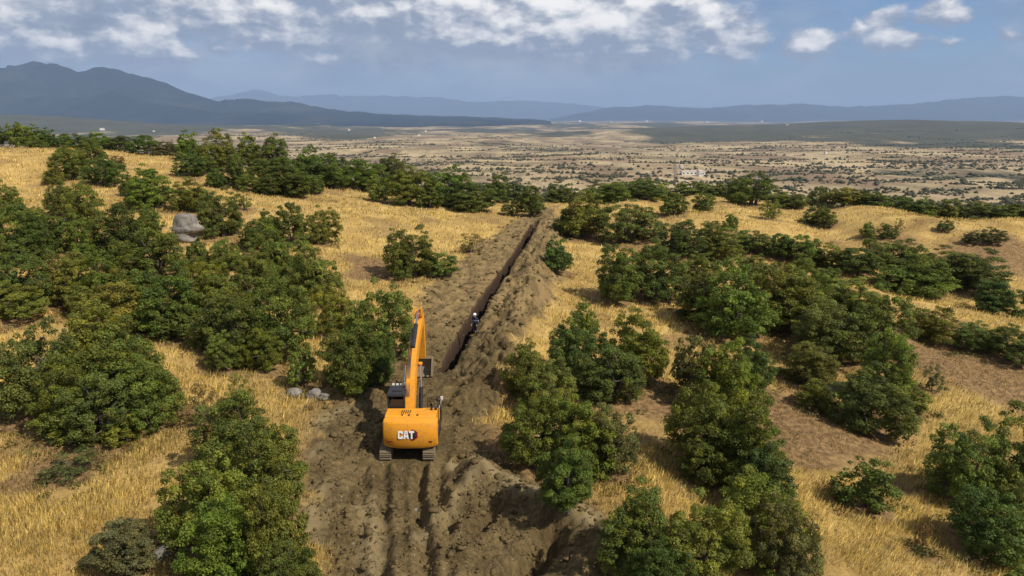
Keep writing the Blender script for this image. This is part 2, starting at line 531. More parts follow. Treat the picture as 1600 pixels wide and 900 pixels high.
# valley: fields, scrub, woodland and painted shade
fy = t.comb(X, t.m('MULTIPLY', Y, .42), 0.0)
wv = t.v('ADD', fy, t.v('MULTIPLY', t.noise(fy, .006, 5, .7, 'Color'), (210, 210, 0)))
vor = t.n('ShaderNodeTexVoronoi'); t.put(vor.inputs['Vector'], wv); vor.inputs['Scale'].default_value = .0105
cr, cg, cb = t.xyz(vor.outputs['Color'])[:3]
band = t.noise(t.comb(X, t.m('MULTIPLY', Y, .6), 2.0), .0042, 7, .62)
field = t.mix(t.step(band, .40, .60), (.20, .142, .078), (.45, .345, .19))
field = t.mix(t.m('MULTIPLY', t.step(cg, .62, .70), .6), field, (.215, .135, .08))
field = t.mix(t.m('MULTIPLY', t.step(cr, .6, .95), .4), field, (.47, .36, .20))
field = t.mix(t.step(t.noise(t.comb(X, t.m('MULTIPLY', Y, .35), 7.0), .014, 7, .72), .5, .66, 0, .75), field, (.15, .125, .065))
speck = t.step(t.noise(flat, .045, 4, .75), .56, .62)
mid = t.step(rr, 1300, 3200)
field = t.mix(t.m('MULTIPLY', speck, t.m('ADD', t.m('MULTIPLY', mid, .80), .15)), field, (.055, .062, .030))
woods_and_shade = t.noise(t.comb(X, t.m('MULTIPLY', Y, .5), 5.0), .0011, 6, .6)
woods_and_shade = t.m('ADD', woods_and_shade, t.m('MULTIPLY', t.step(rr, 1800, 7000), .085))
# cloud shade on the right rise and far-left hills, painted in woodland colour
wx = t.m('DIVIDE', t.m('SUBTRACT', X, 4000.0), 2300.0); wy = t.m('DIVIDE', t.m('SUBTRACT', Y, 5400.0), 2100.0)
woods_and_shade = t.m('ADD', woods_and_shade, t.m('MULTIPLY', t.m('EXPONENT', t.m('MULTIPLY', t.m('ADD', t.m('POWER', wx, 2.0), t.m('POWER', wy, 2.0)), -1.0)), .42))
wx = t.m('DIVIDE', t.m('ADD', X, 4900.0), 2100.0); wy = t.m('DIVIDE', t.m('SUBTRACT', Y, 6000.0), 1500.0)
woods_and_shade = t.m('ADD', woods_and_shade, t.m('MULTIPLY', t.m('EXPONENT', t.m('MULTIPLY', t.m('ADD', t.m('POWER', wx, 2.0), t.m('POWER', wy, 2.0)), -1.0)), .35))
wood_shade_c = t.mix(t.noise(flat, .02, 5, .7), (.022, .028, .016), (.06, .065, .035))
valley = t.mix(t.m('MULTIPLY', t.step(woods_and_shade, .55, .62), .9), field, wood_shade_c)
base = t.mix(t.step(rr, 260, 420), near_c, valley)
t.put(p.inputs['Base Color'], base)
bump = t.n('ShaderNodeBump'); bump.inputs['Strength'].default_value = .7; bump.inputs['Distance'].default_value = .12
t.put(bump.inputs['Height'], t.m('ADD', t.noise(flat, 2.5, 8, .75), t.m('MULTIPLY', t.noise(flat, 14, 4, .7), .35)))
t.put(p.inputs['Normal'], bump.outputs[0])
ground = tag(link('ground', ground_me, m_ground), kind='structure')


# ------------------------------------------------------------------ mountains and far hills
def ridge_noise(x, y, oct, seed):
    s = 0; a = 1; tt = 0
    for i in range(oct):
        v = 1 - np.abs(2 * vnoise(x * 2 ** i + 3.1 * i, y * 2 ** i + 7.7 * i, seed + i) - 1)
        s = s + a * v * v; tt += a; a *= .5
    return s / tt


m_mtn, t, p, o = material('mountain_slope', 1.0, 0.0)
pos = t.n('ShaderNodeNewGeometry').outputs['Position']
mc = t.mix(t.step(t.noise(pos, .0013, 8, .7), .48, .66), (.010, .017, .022), (.036, .036, .036))  # cloud shade over the range is put into this dark blue colour
t.put(p.inputs['Base Color'], mc)


def range_mesh(name, dist, prof, depth, amp, seed, label, cell=120):
    """a range of hills: crest line given by pixels, kept at its distance and real height"""
    pts = np.array([(*az_el(px, py),) for px, py in prof])
    x = np.array([dist * math.tan(math.radians(a)) for a in pts[:, 0]])
    hgt = np.array([CAMZ + math.hypot(xx, dist) * math.tan(math.radians(e)) + 110 for xx, e in zip(x, pts[:, 1])])
    gx_ = np.arange(x[0], x[-1], cell); gy_ = np.linspace(-1, 1, 60)
    A, B = np.meshgrid(gx_, gy_)
    h = np.interp(A, x, hgt)
    rn = ridge_noise(A / (depth * .55), (B * depth + dist) / (depth * .55), 6, seed)
    shape = np.clip(1 - np.abs(B) ** 1.15, 0, 1)
    z = h * shape * (1 - amp + amp * (rn * 1.6))
    top = z.max(axis=0) + 1e-6
    z = z * (h[0] / top)[None, :] ** .85
    z = z * (1 + .16 * (fbm(A / (depth * .16), B * 6, 5, seed + 40, .6) - .5)) + amp * 90 * (ridge_noise(A / 700, (B * depth) / 700, 4, seed + 60) - .4) * shape ** .5
    V = np.stack([A.ravel(), (dist + B * depth).ravel(), z.ravel() - 112], -1)
    ny_, nx_ = A.shape
    ii = np.arange(ny_ * nx_).reshape(ny_, nx_)
    F = np.stack([ii[:-1, :-1], ii[:-1, 1:], ii[1:, 1:], ii[1:, :-1]], -1).reshape(-1, 4)
    o_ = link(name, mesh_np(name, V, F, True), m_mtn)
    return tag(o_, label, None, None, 'structure')


range_mesh('mountain', 12000, [(-420, 150), (-250, 112), (-120, 105), (0, 103), (40, 98), (75, 101), (110, 106), (150, 101), (180, 108), (235, 122), (280, 138), (320, 152), (360, 153), (400, 158), (450, 160),
            (490, 168), (540, 174), (600, 178), (680, 181), (780, 184), (860, 187)], 2600, .55, 3, 'dark blue mountain range rising on the far left')
range_mesh('hills', 25000, [(860, 186), (930, 172), (960, 166), (1020, 165), (1100, 168), (1180, 163), (1260, 162), (1300, 166), (1380, 165), (1440, 160), (1500, 154), (1560, 150), (1620, 151), (1700, 158), (1900, 180)],
           2500, .35, 9, 'long low blue hills on the right horizon')
range_mesh('hills', 38000, [(250, 184), (340, 150), (400, 140), (460, 152), (520, 148), (600, 150), (680, 152), (740, 158), (800, 156), (880, 160), (960, 170), (1010, 182)], 3500, .4, 15, 'faint bluest hills beyond the middle of the plain', 200)

# ------------------------------------------------------------------ haze
bm = bmesh.new()
bmesh.ops.create_cube(bm, size=1.0)
hz_me = bpy.data.meshes.new('haze'); bm.to_mesh(hz_me); bm.free()
for v in hz_me.vertices:
    v.co = (v.co.x * 150000, v.co.y * 150000 + 9000, 1700.0 if v.co.z > 0 else -260.0)
m_haze = bpy.data.materials.new('haze'); m_haze.use_nodes = True
t = NT(m_haze.node_tree)
pv = t.n('ShaderNodeVolumePrincipled'); o = t.n('ShaderNodeOutputMaterial')
pv.inputs['Color'].default_value = (.50, .69, 1.0, 1)
pv.inputs['Density'].default_value = 4.6e-5
pv.inputs['Anisotropy'].default_value = 0.0
t.t.links.new(pv.outputs[0], o.inputs['Volume'])
haze = tag(link('haze', hz_me, m_haze), kind='stuff')

# ------------------------------------------------------------------ trees
m_leaf, t, p, o = material('oak_leaf', .6, .25)
oc = t.n('ShaderNodeObjectInfo')
lc = t.attr('tone', 'Color')
pos = t.n('ShaderNodeNewGeometry').outputs['Position']
leaf_c = t.mix(1.0, oc.outputs['Color'], lc, 'MULTIPLY')
leaf_c = t.mix(t.step(t.noise(pos, .55, 3, .6), .45, .75, 0, .45), leaf_c, t.mix(1.0, leaf_c, (1.45, 1.22, .75), 'MULTIPLY'))
t.put(p.inputs['Base Color'], leaf_c)
tr = t.n('ShaderNodeBsdfTranslucent'); t.put(tr.inputs[0], t.mix(1.0, leaf_c, (1.3, 1.35, .6), 'MULTIPLY'))
mx = t.n('ShaderNodeMixShader'); mx.inputs[0].default_value = .28
t.t.links.new(p.outputs[0], mx.inputs[1]); t.t.links.new(tr.outputs[0], mx.inputs[2]); t.t.links.new(mx.outputs[0], o.inputs[0])

m_bark, t, p, o = material('oak_bark', .95, .1)
pos = t.n('ShaderNodeNewGeometry').outputs['Position']
t.put(p.inputs['Base Color'], t.mix(t.noise(pos, 9, 5, .7), (.045, .035, .027), (.17, .14, .11)))


def leaf_quads(cen, nrm, size, r, narrow=.62):
    n = len(cen)
    nrm = nrm / (np.linalg.norm(nrm, axis=1, keepdims=True) + 1e-9)
    a = np.cross(nrm, r.normal(size=(n, 3))); a /= (np.linalg.norm(a, axis=1, keepdims=True) + 1e-9)
    b = np.cross(nrm, a)
    s = (size * r.uniform(.65, 1.35, n))[:, None]
    V = np.stack([cen - a * s, cen - b * s * narrow + nrm * s * .18, cen + a * s, cen + b * s * narrow + nrm * s * .18], 1).reshape(-1, 3)
    F = np.arange(n * 4).reshape(n, 4)
    return V, F


def make_crown(seed, nblob, nleaf, leaf, open_=0.0, low=.05, lean=0.0):
    r = np.random.default_rng(seed)
    cs = []; rad = []
    nd = 4 + seed % 4                                  # several stems, each with its own dome of foliage
    doms = []
    for j in range(nd):
        a = 6.283 * (j + r.uniform(-.3, .3)) / nd; q = r.uniform(.14, .30) if j else .05
        doms.append((q * math.cos(a), q * math.sin(a), r.uniform(.62, .96) if j else 1.0, r.uniform(.15, .25) if j else .24))
    tries = 0
    while len(cs) < nblob and tries < 9000:
        tries += 1
        X, Y, H, Rd = doms[r.integers(nd)]
        d = r.normal(size=3); d /= np.linalg.norm(d)
        rr_ = r.uniform(.3, 1.0) ** .36
        c = np.array([X + d[0] * rr_ * Rd, Y + d[1] * rr_ * Rd, 0])
        zc = H * .45
        c[2] = zc + d[2] * rr_ * ((H - zc) * .93 if d[2] > 0 else zc * .92)
        if d[2] < 0:
            c[:2] += np.array([X, Y]) * .15
        rb = (r.uniform(.05, .11) if rr_ < .8 else r.uniform(.032, .078)) * (1.0 if nblob < 150 else .88)
        if c[2] < low + .03 or np.hypot(c[0], c[1]) > .50:
            continue
        if any(np.linalg.norm(c - q) < .60 * (rb + q2) for q, q2 in zip(cs, rad)) and r.random() < .85:
            continue
        cs.append(c); rad.append(rb)
    cs = np.array(cs); rad = np.array(rad)
    wgt = rad ** 2 / (rad ** 2).sum()
    V = []; Cn = []; N = []; T = []
    for c, rb, w in zip(cs, rad, wgt):
        n = max(8, int(nleaf * w))
        d = r.normal(size=(n, 3)); d /= np.linalg.norm(d, axis=1, keepdims=True)
        d[:, 2] = np.where((d[:, 2] < -.3) & (r.random(n) < .6), -d[:, 2], d[:, 2])
        q = c + d * (rb * (r.uniform(.4, 1.08, n) ** .7 + .35 * (r.random(n) < .10) * r.random(n)))[:, None] * np.array([1.1, 1.1, .82])
        nn = d * .8 + r.normal(size=(n, 3)) * .55 + np.array([0, 0, .45])
        tone = r.uniform(.62, 1.40) * r.uniform(.75, 1.25, n)
        hue = r.uniform(-.05, .14)
        T.append(np.stack([tone * (1 + hue), tone, tone * (1 - hue)], -1)); Cn.append(q); N.append(nn)
    Cn = np.concatenate(Cn); N = np.concatenate(N); T = np.concatenate(T)
    keep = Cn[:, 2] > low * .3
    Cn, N, T = Cn[keep], N[keep], T[keep]
    V, F = leaf_quads(Cn, N, leaf, r)
    V[:, 0] += lean * V[:, 2]
    me = mesh_np('crown', V, F)
    add_attr(me, 'tone', np.repeat(T, 4, 0), 'FLOAT_COLOR')
    me.materials.append(m_leaf)
    return me, cs, rad


def tube(path, radii, sides=6):
    path = [Vector(q) for q in path]
    V = []; F = []
    for i, q in enumerate(path):
        d = (path[min(i + 1, len(path) - 1)] - path[max(i - 1, 0)]).normalized()
        u = d.orthogonal().normalized(); w = d.cross(u)
        for k in range(sides):
            a = 2 * math.pi * k / sides
            V.append(q + (u * math.cos(a) + w * math.sin(a)) * radii[i])
    for i in range(len(path) - 1):
        for k in range(sides):
            F.append((i * sides + k, i * sides + (k + 1) % sides, (i + 1) * sides + (k + 1) % sides, (i + 1) * sides + k))
    return [tuple(v) for v in V], F


def make_trunk(seed, cs, stems=2, rad=.028):
    r = random.Random(seed); V = []; F = []

    def add(path, radii, sides):
        v, f = tube(path, radii, sides); b = len(V)
        V.extend(v); F.extend([tuple(i + b for i in q) for q in f])
    order = sorted(range(len(cs)), key=lambda i: r.random())[:14]
    for s_ in range(stems):
        a = r.uniform(0, 6.28); bx_, by_ = .035 * math.cos(a) * s_, .035 * math.sin(a) * s_
        top = (bx_ + .10 * math.cos(a), by_ + .10 * math.sin(a), .42 + .1 * r.random())
        midp = (bx_ + .03 * math.cos(a) + r.uniform(-.02, .02), by_ + .03 * math.sin(a), .2)
        add([(bx_, by_, -.06), (bx_, by_, .02), midp, top], [rad * 1.5, rad * 1.15, rad * .8, rad * .4], 7)
        for i in order[s_::stems]:
            e = cs[i]; st = Vector(midp).lerp(Vector(top), r.random())
            mm = st.lerp(Vector(e), .5) + Vector((r.uniform(-.03, .03), r.uniform(-.03, .03), r.uniform(-.01, .04)))
            add([st, mm, e], [rad * .42, rad * .28, rad * .1], 5)
    me = bpy.data.meshes.new('trunk'); me.from_pydata(V, [], F); me.update()
    me.materials.append(m_bark)
    return me


BIG = []; MID = []; SMALL = []; THIN = []
for i in range(7):
    me, cs, rad = make_crown(100 + i, 190, 30000, .0112, low=.03)
    BIG.append((me, make_trunk(i, cs, 2 + i % 2)))
for i in range(5):
    me, cs, rad = make_crown(200 + i, 110, 10000, .018, low=.03)
    MID.append((me, make_trunk(20 + i, cs, 2)))
for i in range(3):
    me, cs, rad = make_crown(300 + i, 90, 7000, .019, low=.02)
    SMALL.append((me, make_trunk(40 + i, cs, 3, .02)))
for i in range(3):
    me, cs, rad = make_crown(400 + i, 50, 3600, .016, low=.04)
    THIN.append((me, make_trunk(60 + i, cs, 4, .016)))

TINT = {'m': (.125, .158, .026), 'd': (.086, .118, .022), 'y': (.150, .172, .030), 'o': (.175, .130, .040), 'b': (.17, .095, .04), 'g': (.112, .126, .046)}
CREST_L = ('dark oak in the row along the skyline of the left hill', 'skyline oaks on the left hill')
THICK_L = ('oak in the dense thicket between left edge and grey boulder', 'oak thicket left of the boulder')
THICK_M = ('oak in the thicket between grey boulder and orange excavator', 'oak thicket below the boulder')
BIG_L = ('spreading yellow-green oak clump at left edge above golden grass', 'oak clump above the left golden grass')
FRONT_L = ('oak in the tall front clump left of the bare track', 'front oak clump left of the track')
MEADOW = ('oak in the hedge-like row above the pale meadow left of trench', 'oaks above the pale meadow')
END_R = ('oak in the clump right of the far end of trench', 'oaks at the far end of the trench')
ROW_R = ('oak in the long dark row along the right skyline', 'skyline oaks on the right')
BAND_R = ('oak in the long band sloping across the right hillside', 'oak band on the right hillside')
BROAD = ('oak in the broad bushy clump right of the person in trench', 'oak clump right of the person')
SPOILC = ('oak in the big clump right of the excavator beyond dark spoil', 'oak clump right of the excavator')
COL_R = ('oak in the long clump farther right of the excavator', 'second oak clump right of the excavator')
BOT_R = ('oak in the clump at bottom edge right of the spoil ridge', 'oak clump right of the spoil ridge')
EDGE_R = ('oak in the clump at right edge near the bottom', 'oak clump on the right edge')
FAR_R = ('oak in the dark patch on the slope at upper right edge', 'oaks on the upper right slope')
BROW = ('oak below the brow between trench end and domed tree', 'oaks below the brow')
TREES = [  # pixel box of the crown in the photograph, tint, (label, group), mesh set, fixed distance for those past the brow
    (0, 188, 42, 230, 'm', CREST_L, 'M', 138), (26, 195, 68, 232, 'm', CREST_L, 'M', 140), (56, 200, 92, 234, 'd', CREST_L, 'M', 139), (92, 206, 136, 234, 'd', CREST_L, 'M', 146),
    (130, 206, 176, 236, 'm', CREST_L, 'M', 146), (160, 210, 202, 240, 'd', CREST_L, 'M', 144), (200, 210, 246, 242, 'd', CREST_L, 'M', 142), (236, 220, 278, 244, 'g', CREST_L, 'M', 140), (-40, 192, 6, 232, 'd', CREST_L, 'M', 136),
    (38, 216, 72, 232, 'y', ('low pale green bush on the skyline beside dark oaks at left', None), 'S', 134),
    (78, 225, 142, 276, 'm', ('broad oak standing in the pale grass left of the skyline meadow', None), 'B', 0),
    (122, 214, 162, 256, 'm', ('upright oak behind the broad oak near left skyline', None), 'M', 0), (134, 238, 190, 290, 'd', ('darkest round oak on the left hill beside a small brown bush', None), 'B', 0),
    (66, 258, 102, 288, 'y', ('small light green bush below the broad skyline oak at left', None), 'M', 0), (170, 240, 194, 264, 'o', ('small brownish bush right of the darkest round oak', None), 'S', 0),
    (68, 280, 120, 338, 'm', THICK_L, 'B', 0), (100, 282, 160, 350, 'm', THICK_L, 'B', 0),
    (190, 256, 272, 324, 'm', ('round oak just up the slope left of the grey boulder', None), 'B', 0), (182, 268, 216, 306, 'd', ('dark little oak left of the round oak above boulder', None), 'M', 0),
    (270, 205, 322, 252, 'm', MEADOW, 'M', 0), (272, 236, 316, 276, 'd', MEADOW, 'M', 0), (310, 205, 372, 266, 'm', MEADOW, 'B', 0), (346, 236, 392, 292, 'd', MEADOW, 'M', 0), (364, 206, 410, 258, 'm', MEADOW, 'M', 0),
    (262, 276, 332, 330, 'm', ('oak directly behind the grey boulder', None), 'B', 0), (312, 290, 384, 370, 'd', ('big dark oak right of the grey boulder', None), 'B', 0),
    (364, 290, 398, 328, 'm', ('slender young oak right of the dark oak by boulder', None), 'T', 0),
    (-20, 285, 28, 335, 'm', THICK_L, 'B', 0), (-20, 325, 60, 402, 'm', THICK_L, 'B', 0), (40, 325, 108, 400, 'd', THICK_L, 'B', 0), (90, 330, 150, 395, 'm', THICK_L, 'B', 0), (144, 316, 238, 402, 'd', THICK_L, 'B', 0),
    (180, 356, 292, 446, 'm', THICK_L, 'B', 0), (-15, 388, 72, 476, 'd', THICK_L, 'B', 0), (56, 388, 142, 474, 'm', THICK_L, 'B', 0), (120, 396, 206, 480, 'm', THICK_L, 'B', 0),
    (130, 425, 250, 520, 'y', THICK_L, 'B', 0), (-30, 440, 60, 500, 'm', THICK_L, 'B', 0), (205, 412, 330, 515, 'd', THICK_L, 'B', 0), (280, 395, 360, 480, 'm', THICK_M, 'B', 0), (240, 470, 320, 530, 'd', THICK_L, 'M', 0),
    (400, 212, 456, 272, 'm', MEADOW, 'B', 0), (400, 256, 486, 304, 'd', MEADOW, 'B', 0), (455, 230, 522, 290, 'm', MEADOW, 'B', 0), (490, 242, 546, 294, 'd', MEADOW, 'B', 0), (528, 248, 598, 298, 'm', MEADOW, 'B', 0),
    (578, 238, 642, 296, 'd', MEADOW, 'B', 0), (600, 256, 674, 320, 'm', MEADOW, 'B', 0), (668, 258, 738, 322, 'm', MEADOW, 'B', 0), (694, 284, 778, 328, 'd', MEADOW, 'B', 0), (754, 272, 804, 316, 'd', MEADOW, 'M', 0),
    (782, 308, 816, 336, 'y', ('small light bush left of the far end of trench', None), 'S', 0),
    (603, 350, 692, 434, 'd', ('lone dark oak standing in the pale meadow left of trench', None), 'B', 0), (660, 392, 715, 432, 'm', ('low bush leaning on the lone meadow oak', None), 'M', 0),
    (712, 360, 757, 396, 'o', ('brown withered shrub beside the trench track', None), 'T', 0),
    (428, 315, 478, 380, 'd', THICK_M, 'M', 0), (474, 322, 526, 380, 'm', ('round-headed oak standing out at the meadow edge above excavator', None), 'B', 0), (385, 345, 470, 440, 'm', THICK_M, 'B', 0), (440, 372, 532, 472, 'm', THICK_M, 'B', 0),
    (350, 385, 430, 470, 'd', THICK_M, 'B', 0), (315, 450, 425, 552, 'd', THICK_M, 'B', 0), (380, 425, 482, 556, 'm', THICK_M, 'B', 0), (300, 425, 380, 500, 'm', THICK_M, 'B', 0),
    (538, 438, 642, 566, 'm', ('tall oak whose branches reach towards the excavator boom', None), 'B', 0), (480, 498, 592, 616, 'd', ('dark oak just left of the excavator cab', None), 'B', 0), (556, 510, 618, 600, 'd', ('oak between the tall oak and the excavator', None), 'B', 0),
    (445, 534, 496, 604, 'y', ('yellowish shrub left of the dark oak by the excavator', None), 'M', 0),
    (0, 500, 130, 646, 'd', BIG_L, 'B', 0), (85, 470, 215, 590, 'y', BIG_L, 'B', 0), (120, 500, 274, 640, 'm', BIG_L, 'B', 0), (170, 560, 276, 672, 'm', BIG_L, 'B', 0), (40, 560, 165, 680, 'm', BIG_L, 'B', 0), (90, 580, 220, 692, 'd', BIG_L, 'B', 0),
    (75, 645, 160, 692, 'y', BIG_L, 'M', 0), (150, 645, 240, 694, 'y', BIG_L, 'M', 0),
    (280, 590, 342, 668, 'o', ('olive brown shrub above the tall front oak clump', None), 'T', 0), (345, 575, 392, 640, 'y', ('thin light young oak at the back of the front clump', None), 'T', 0),
    (300, 612, 432, 745, 'd', FRONT_L, 'B', 0), (262, 690, 395, 850, 'm', FRONT_L, 'B', 0), (355, 655, 470, 800, 'm', FRONT_L, 'B', 0), (275, 770, 410, 925, 'm', FRONT_L, 'B', 0), (375, 730, 488, 900, 'm', FRONT_L, 'B', 0), (400, 840, 492, 960, 'd', FRONT_L, 'B', 0),
    (130, 800, 246, 905, 'g', ('rounded bush alone in the golden grass at bottom left', None), 'B', 0), (60, 706, 150, 748, 'g', ('low grey-green weed strip in the golden grass', None), 'T', 0),
    (808, 288, 852, 338, 'd', END_R, 'M', 0), (780, 284, 826, 322, 'd', BROW, 'M', 140), (868, 300, 952, 370, 'm', END_R, 'B', 0), (864, 328, 904, 368, 'd', END_R, 'M', 0), (944, 316, 1028, 378, 'd', END_R, 'B', 0), (905, 286, 978, 332, 'm', END_R, 'B', 140), (968, 292, 1034, 336, 'm', BROW, 'B', 142),
    (845, 285, 912, 325, 'd', BROW, 'M', 150), (1000, 284, 1062, 316, 'm', BROW, 'M', 152), (1028, 300, 1080, 336, 'd', ('single dark oak on the brow right of trench end', None), 'M', 0), (1078, 298, 1120, 330, 'm', ('small round oak left of the golden hump on the brow', None), 'M', 0), (1056, 282, 1114, 312, 'm', BROW, 'M', 152), (1105, 284, 1160, 314, 'd', BROW, 'M', 150),
    (940, 284, 1000, 312, 'd', BROW, 'M', 155),
    (1138, 266, 1218, 322, 'd', ('largest domed tree on the brow above golden hump', None), 'B', 134), (1186, 296, 1228, 342, 'm', ('tree with visible forked trunk below the domed tree', None), 'T', 0), (1214, 298, 1262, 334, 'm', ROW_R, 'M', 134), (1254, 318, 1306, 354, 'd', ('dark spreading oak on the golden hump', None), 'M', 0), (1264, 290, 1302, 312, 'g', ROW_R, 'M', 150),
    (1288, 304, 1352, 340, 'm', ROW_R, 'M', 132), (1334, 306, 1392, 342, 'd', ROW_R, 'M', 131), (1374, 304, 1432, 346, 'd', ROW_R, 'M', 130), (1418, 308, 1472, 346, 'm', ROW_R, 'M', 128), (1458, 311, 1512, 348, 'm', ROW_R, 'M', 126), (1498, 314, 1562, 352, 'd', ROW_R, 'M', 124), (1542, 318, 1604, 357, 'm', ROW_R, 'M', 122), (1580, 324, 1640, 364, 'd', ROW_R, 'M', 120),
    (1344, 344, 1371, 371, 'm', ('small bush left of a pair on the right golden slope', None), 'S', 0), (1370, 347, 1401, 373, 'd', ('dark small bush in the pair on the right golden slope', None), 'S', 0), (1350, 364, 1371, 389, 'm', ('tiny bush below the pair of bushes on golden slope', None), 'S', 0), (1394, 338, 1413, 362, 'y', ('thin pale bush beside the pair on golden slope', None), 'T', 0),
    (1464, 341, 1491, 361, 'd', ('small round bush alone near the right skyline', None), 'S', 0), (1504, 358, 1536, 381, 'g', ('grey-green bush next to a larger bush at far right slope', None), 'S', 0), (1529, 354, 1573, 379, 'd', ('wide dark bush below the right skyline near the edge', None), 'S', 0),
    (1034, 344, 1098, 398, 'd', BAND_R, 'B', 0), (1080, 344, 1152, 404, 'm', BAND_R, 'B', 0), (1130, 331, 1158, 360, 'm', ('small oak poking above the band near golden hump', None), 'M', 0), (1148, 358, 1204, 394, 'm', BAND_R, 'M', 0), (1196, 364, 1244, 402, 'd', BAND_R, 'M', 0), (1224, 366, 1282, 412, 'm', BAND_R, 'M', 0), (1264, 378, 1326, 418, 'm', BAND_R, 'M', 0), (1312, 386, 1374, 428, 'd', BAND_R, 'M', 0),
    (1370, 372, 1442, 424, 'm', FAR_R, 'B', 0), (1376, 400, 1482, 460, 'm', FAR_R, 'B', 0), (1440, 386, 1522, 440, 'm', FAR_R, 'B', 0), (1484, 390, 1576, 450, 'd', FAR_R, 'B', 0), (1520, 435, 1592, 490, 'd', FAR_R, 'B', 0),
    (1420, 474, 1508, 538, 'm', ('oak at the start of the hedge below upper right slope', None), 'B', 0), (1490, 500, 1562, 548, 'm', ('middle oak of the hedge running to right edge', None), 'B', 0), (1548, 508, 1620, 566, 'd', ('last oak of the hedge at the right edge', None), 'B', 0),
    (840, 368, 902, 424, 'd', ('small dark oak on the spoil bank right of trench', None), 'M', 0), (916, 376, 1006, 470, 'd', ('left of two big dark oaks beyond the spoil bank', None), 'B', 0), (976, 374, 1070, 470, 'd', ('right of two big dark oaks beyond the spoil bank', None), 'B', 0),
    (1058, 425, 1132, 500, 'd', BAND_R, 'B', 0), (1092, 410, 1204, 524, 'm', BAND_R, 'B', 0), (1156, 408, 1262, 512, 'y', BAND_R, 'B', 0), (1204, 426, 1312, 510, 'm', BAND_R, 'B', 0), (1236, 468, 1342, 568, 'd', BAND_R, 'B', 0), (1288, 434, 1374, 506, 'm', BAND_R, 'B', 0), (1330, 452, 1408, 560, 'm', BAND_R, 'B', 0), (1352, 515, 1428, 620, 'm', BAND_R, 'B', 0), (1310, 572, 1418, 672, 'd', BAND_R, 'B', 0),
    (1394, 598, 1456, 644, 'y', ('light low bush at the foot of the right oak band', None), 'M', 0), (1440, 566, 1478, 612, 'g', ('thin grey-green sapling on brown stony slope at right', None), 'T', 0), (1222, 530, 1312, 606, 'm', ('oak over a pale bare patch in the right hillside', None), 'B', 0), (1246, 588, 1304, 640, 'm', ('small oak below the pale bare patch', None), 'M', 0),
    (856, 492, 950, 590, 'd', BROAD, 'B', 0), (888, 470, 938, 530, 'm', BROAD, 'M', 0), (948, 484, 1044, 592, 'm', BROAD, 'B', 0), (905, 540, 1010, 628, 'd', BROAD, 'B', 0), (780, 530, 862, 624, 'm', BROAD, 'B', 0), (815, 560, 910, 650, 'y', SPOILC, 'B', 0),
    (1050, 522, 1116, 622, 'g', COL_R, 'M', 0), (1084, 530, 1192, 648, 'm', COL_R, 'B', 0), (1140, 524, 1212, 606, 'd', COL_R, 'B', 0),
    (782, 606, 896, 722, 'm', SPOILC, 'B', 0), (846, 618, 962, 744, 'm', SPOILC, 'B', 0), (900, 632, 1002, 745, 'g', SPOILC, 'B', 0), (836, 690, 944, 802, 'd', SPOILC, 'B', 0),
    (1040, 590, 1160, 728, 'm', COL_R, 'B', 0), (1050, 650, 1165, 752, 'd', COL_R, 'B', 0), (1104, 615, 1234, 762, 'm', COL_R, 'B', 0), (1132, 690, 1256, 806, 'd', COL_R, 'B', 0),
    (938, 756, 1062, 892, 'd', BOT_R, 'B', 0), (1030, 772, 1156, 920, 'm', BOT_R, 'B', 0), (1118, 745, 1250, 890, 'm', BOT_R, 'B', 0), (1176, 786, 1276, 925, 'g', BOT_R, 'B', 0), (970, 840, 1090, 960, 'd', BOT_R, 'B', 0),
    (1312, 704, 1410, 798, 'd', ('lone dark shrub standing by itself in golden grass at lower right', None), 'S', 0),
    (1464, 655, 1566, 785, 'm', EDGE_R, 'B', 0), (1530, 634, 1650, 785, 'm', EDGE_R, 'B', 0), (1476, 756, 1592, 866, 'd', EDGE_R, 'B', 0), (1560, 740, 1680, 870, 'm', EDGE_R, 'B', 0), (1568, 872, 1630, 930, 'm', ('small bush cut off by the bottom right corner', None), 'M', 0),
    (1430, 808, 1456, 856, 'b', ('bare brown thistle-like stalk in golden grass at lower right', None), 'T', 0),
]


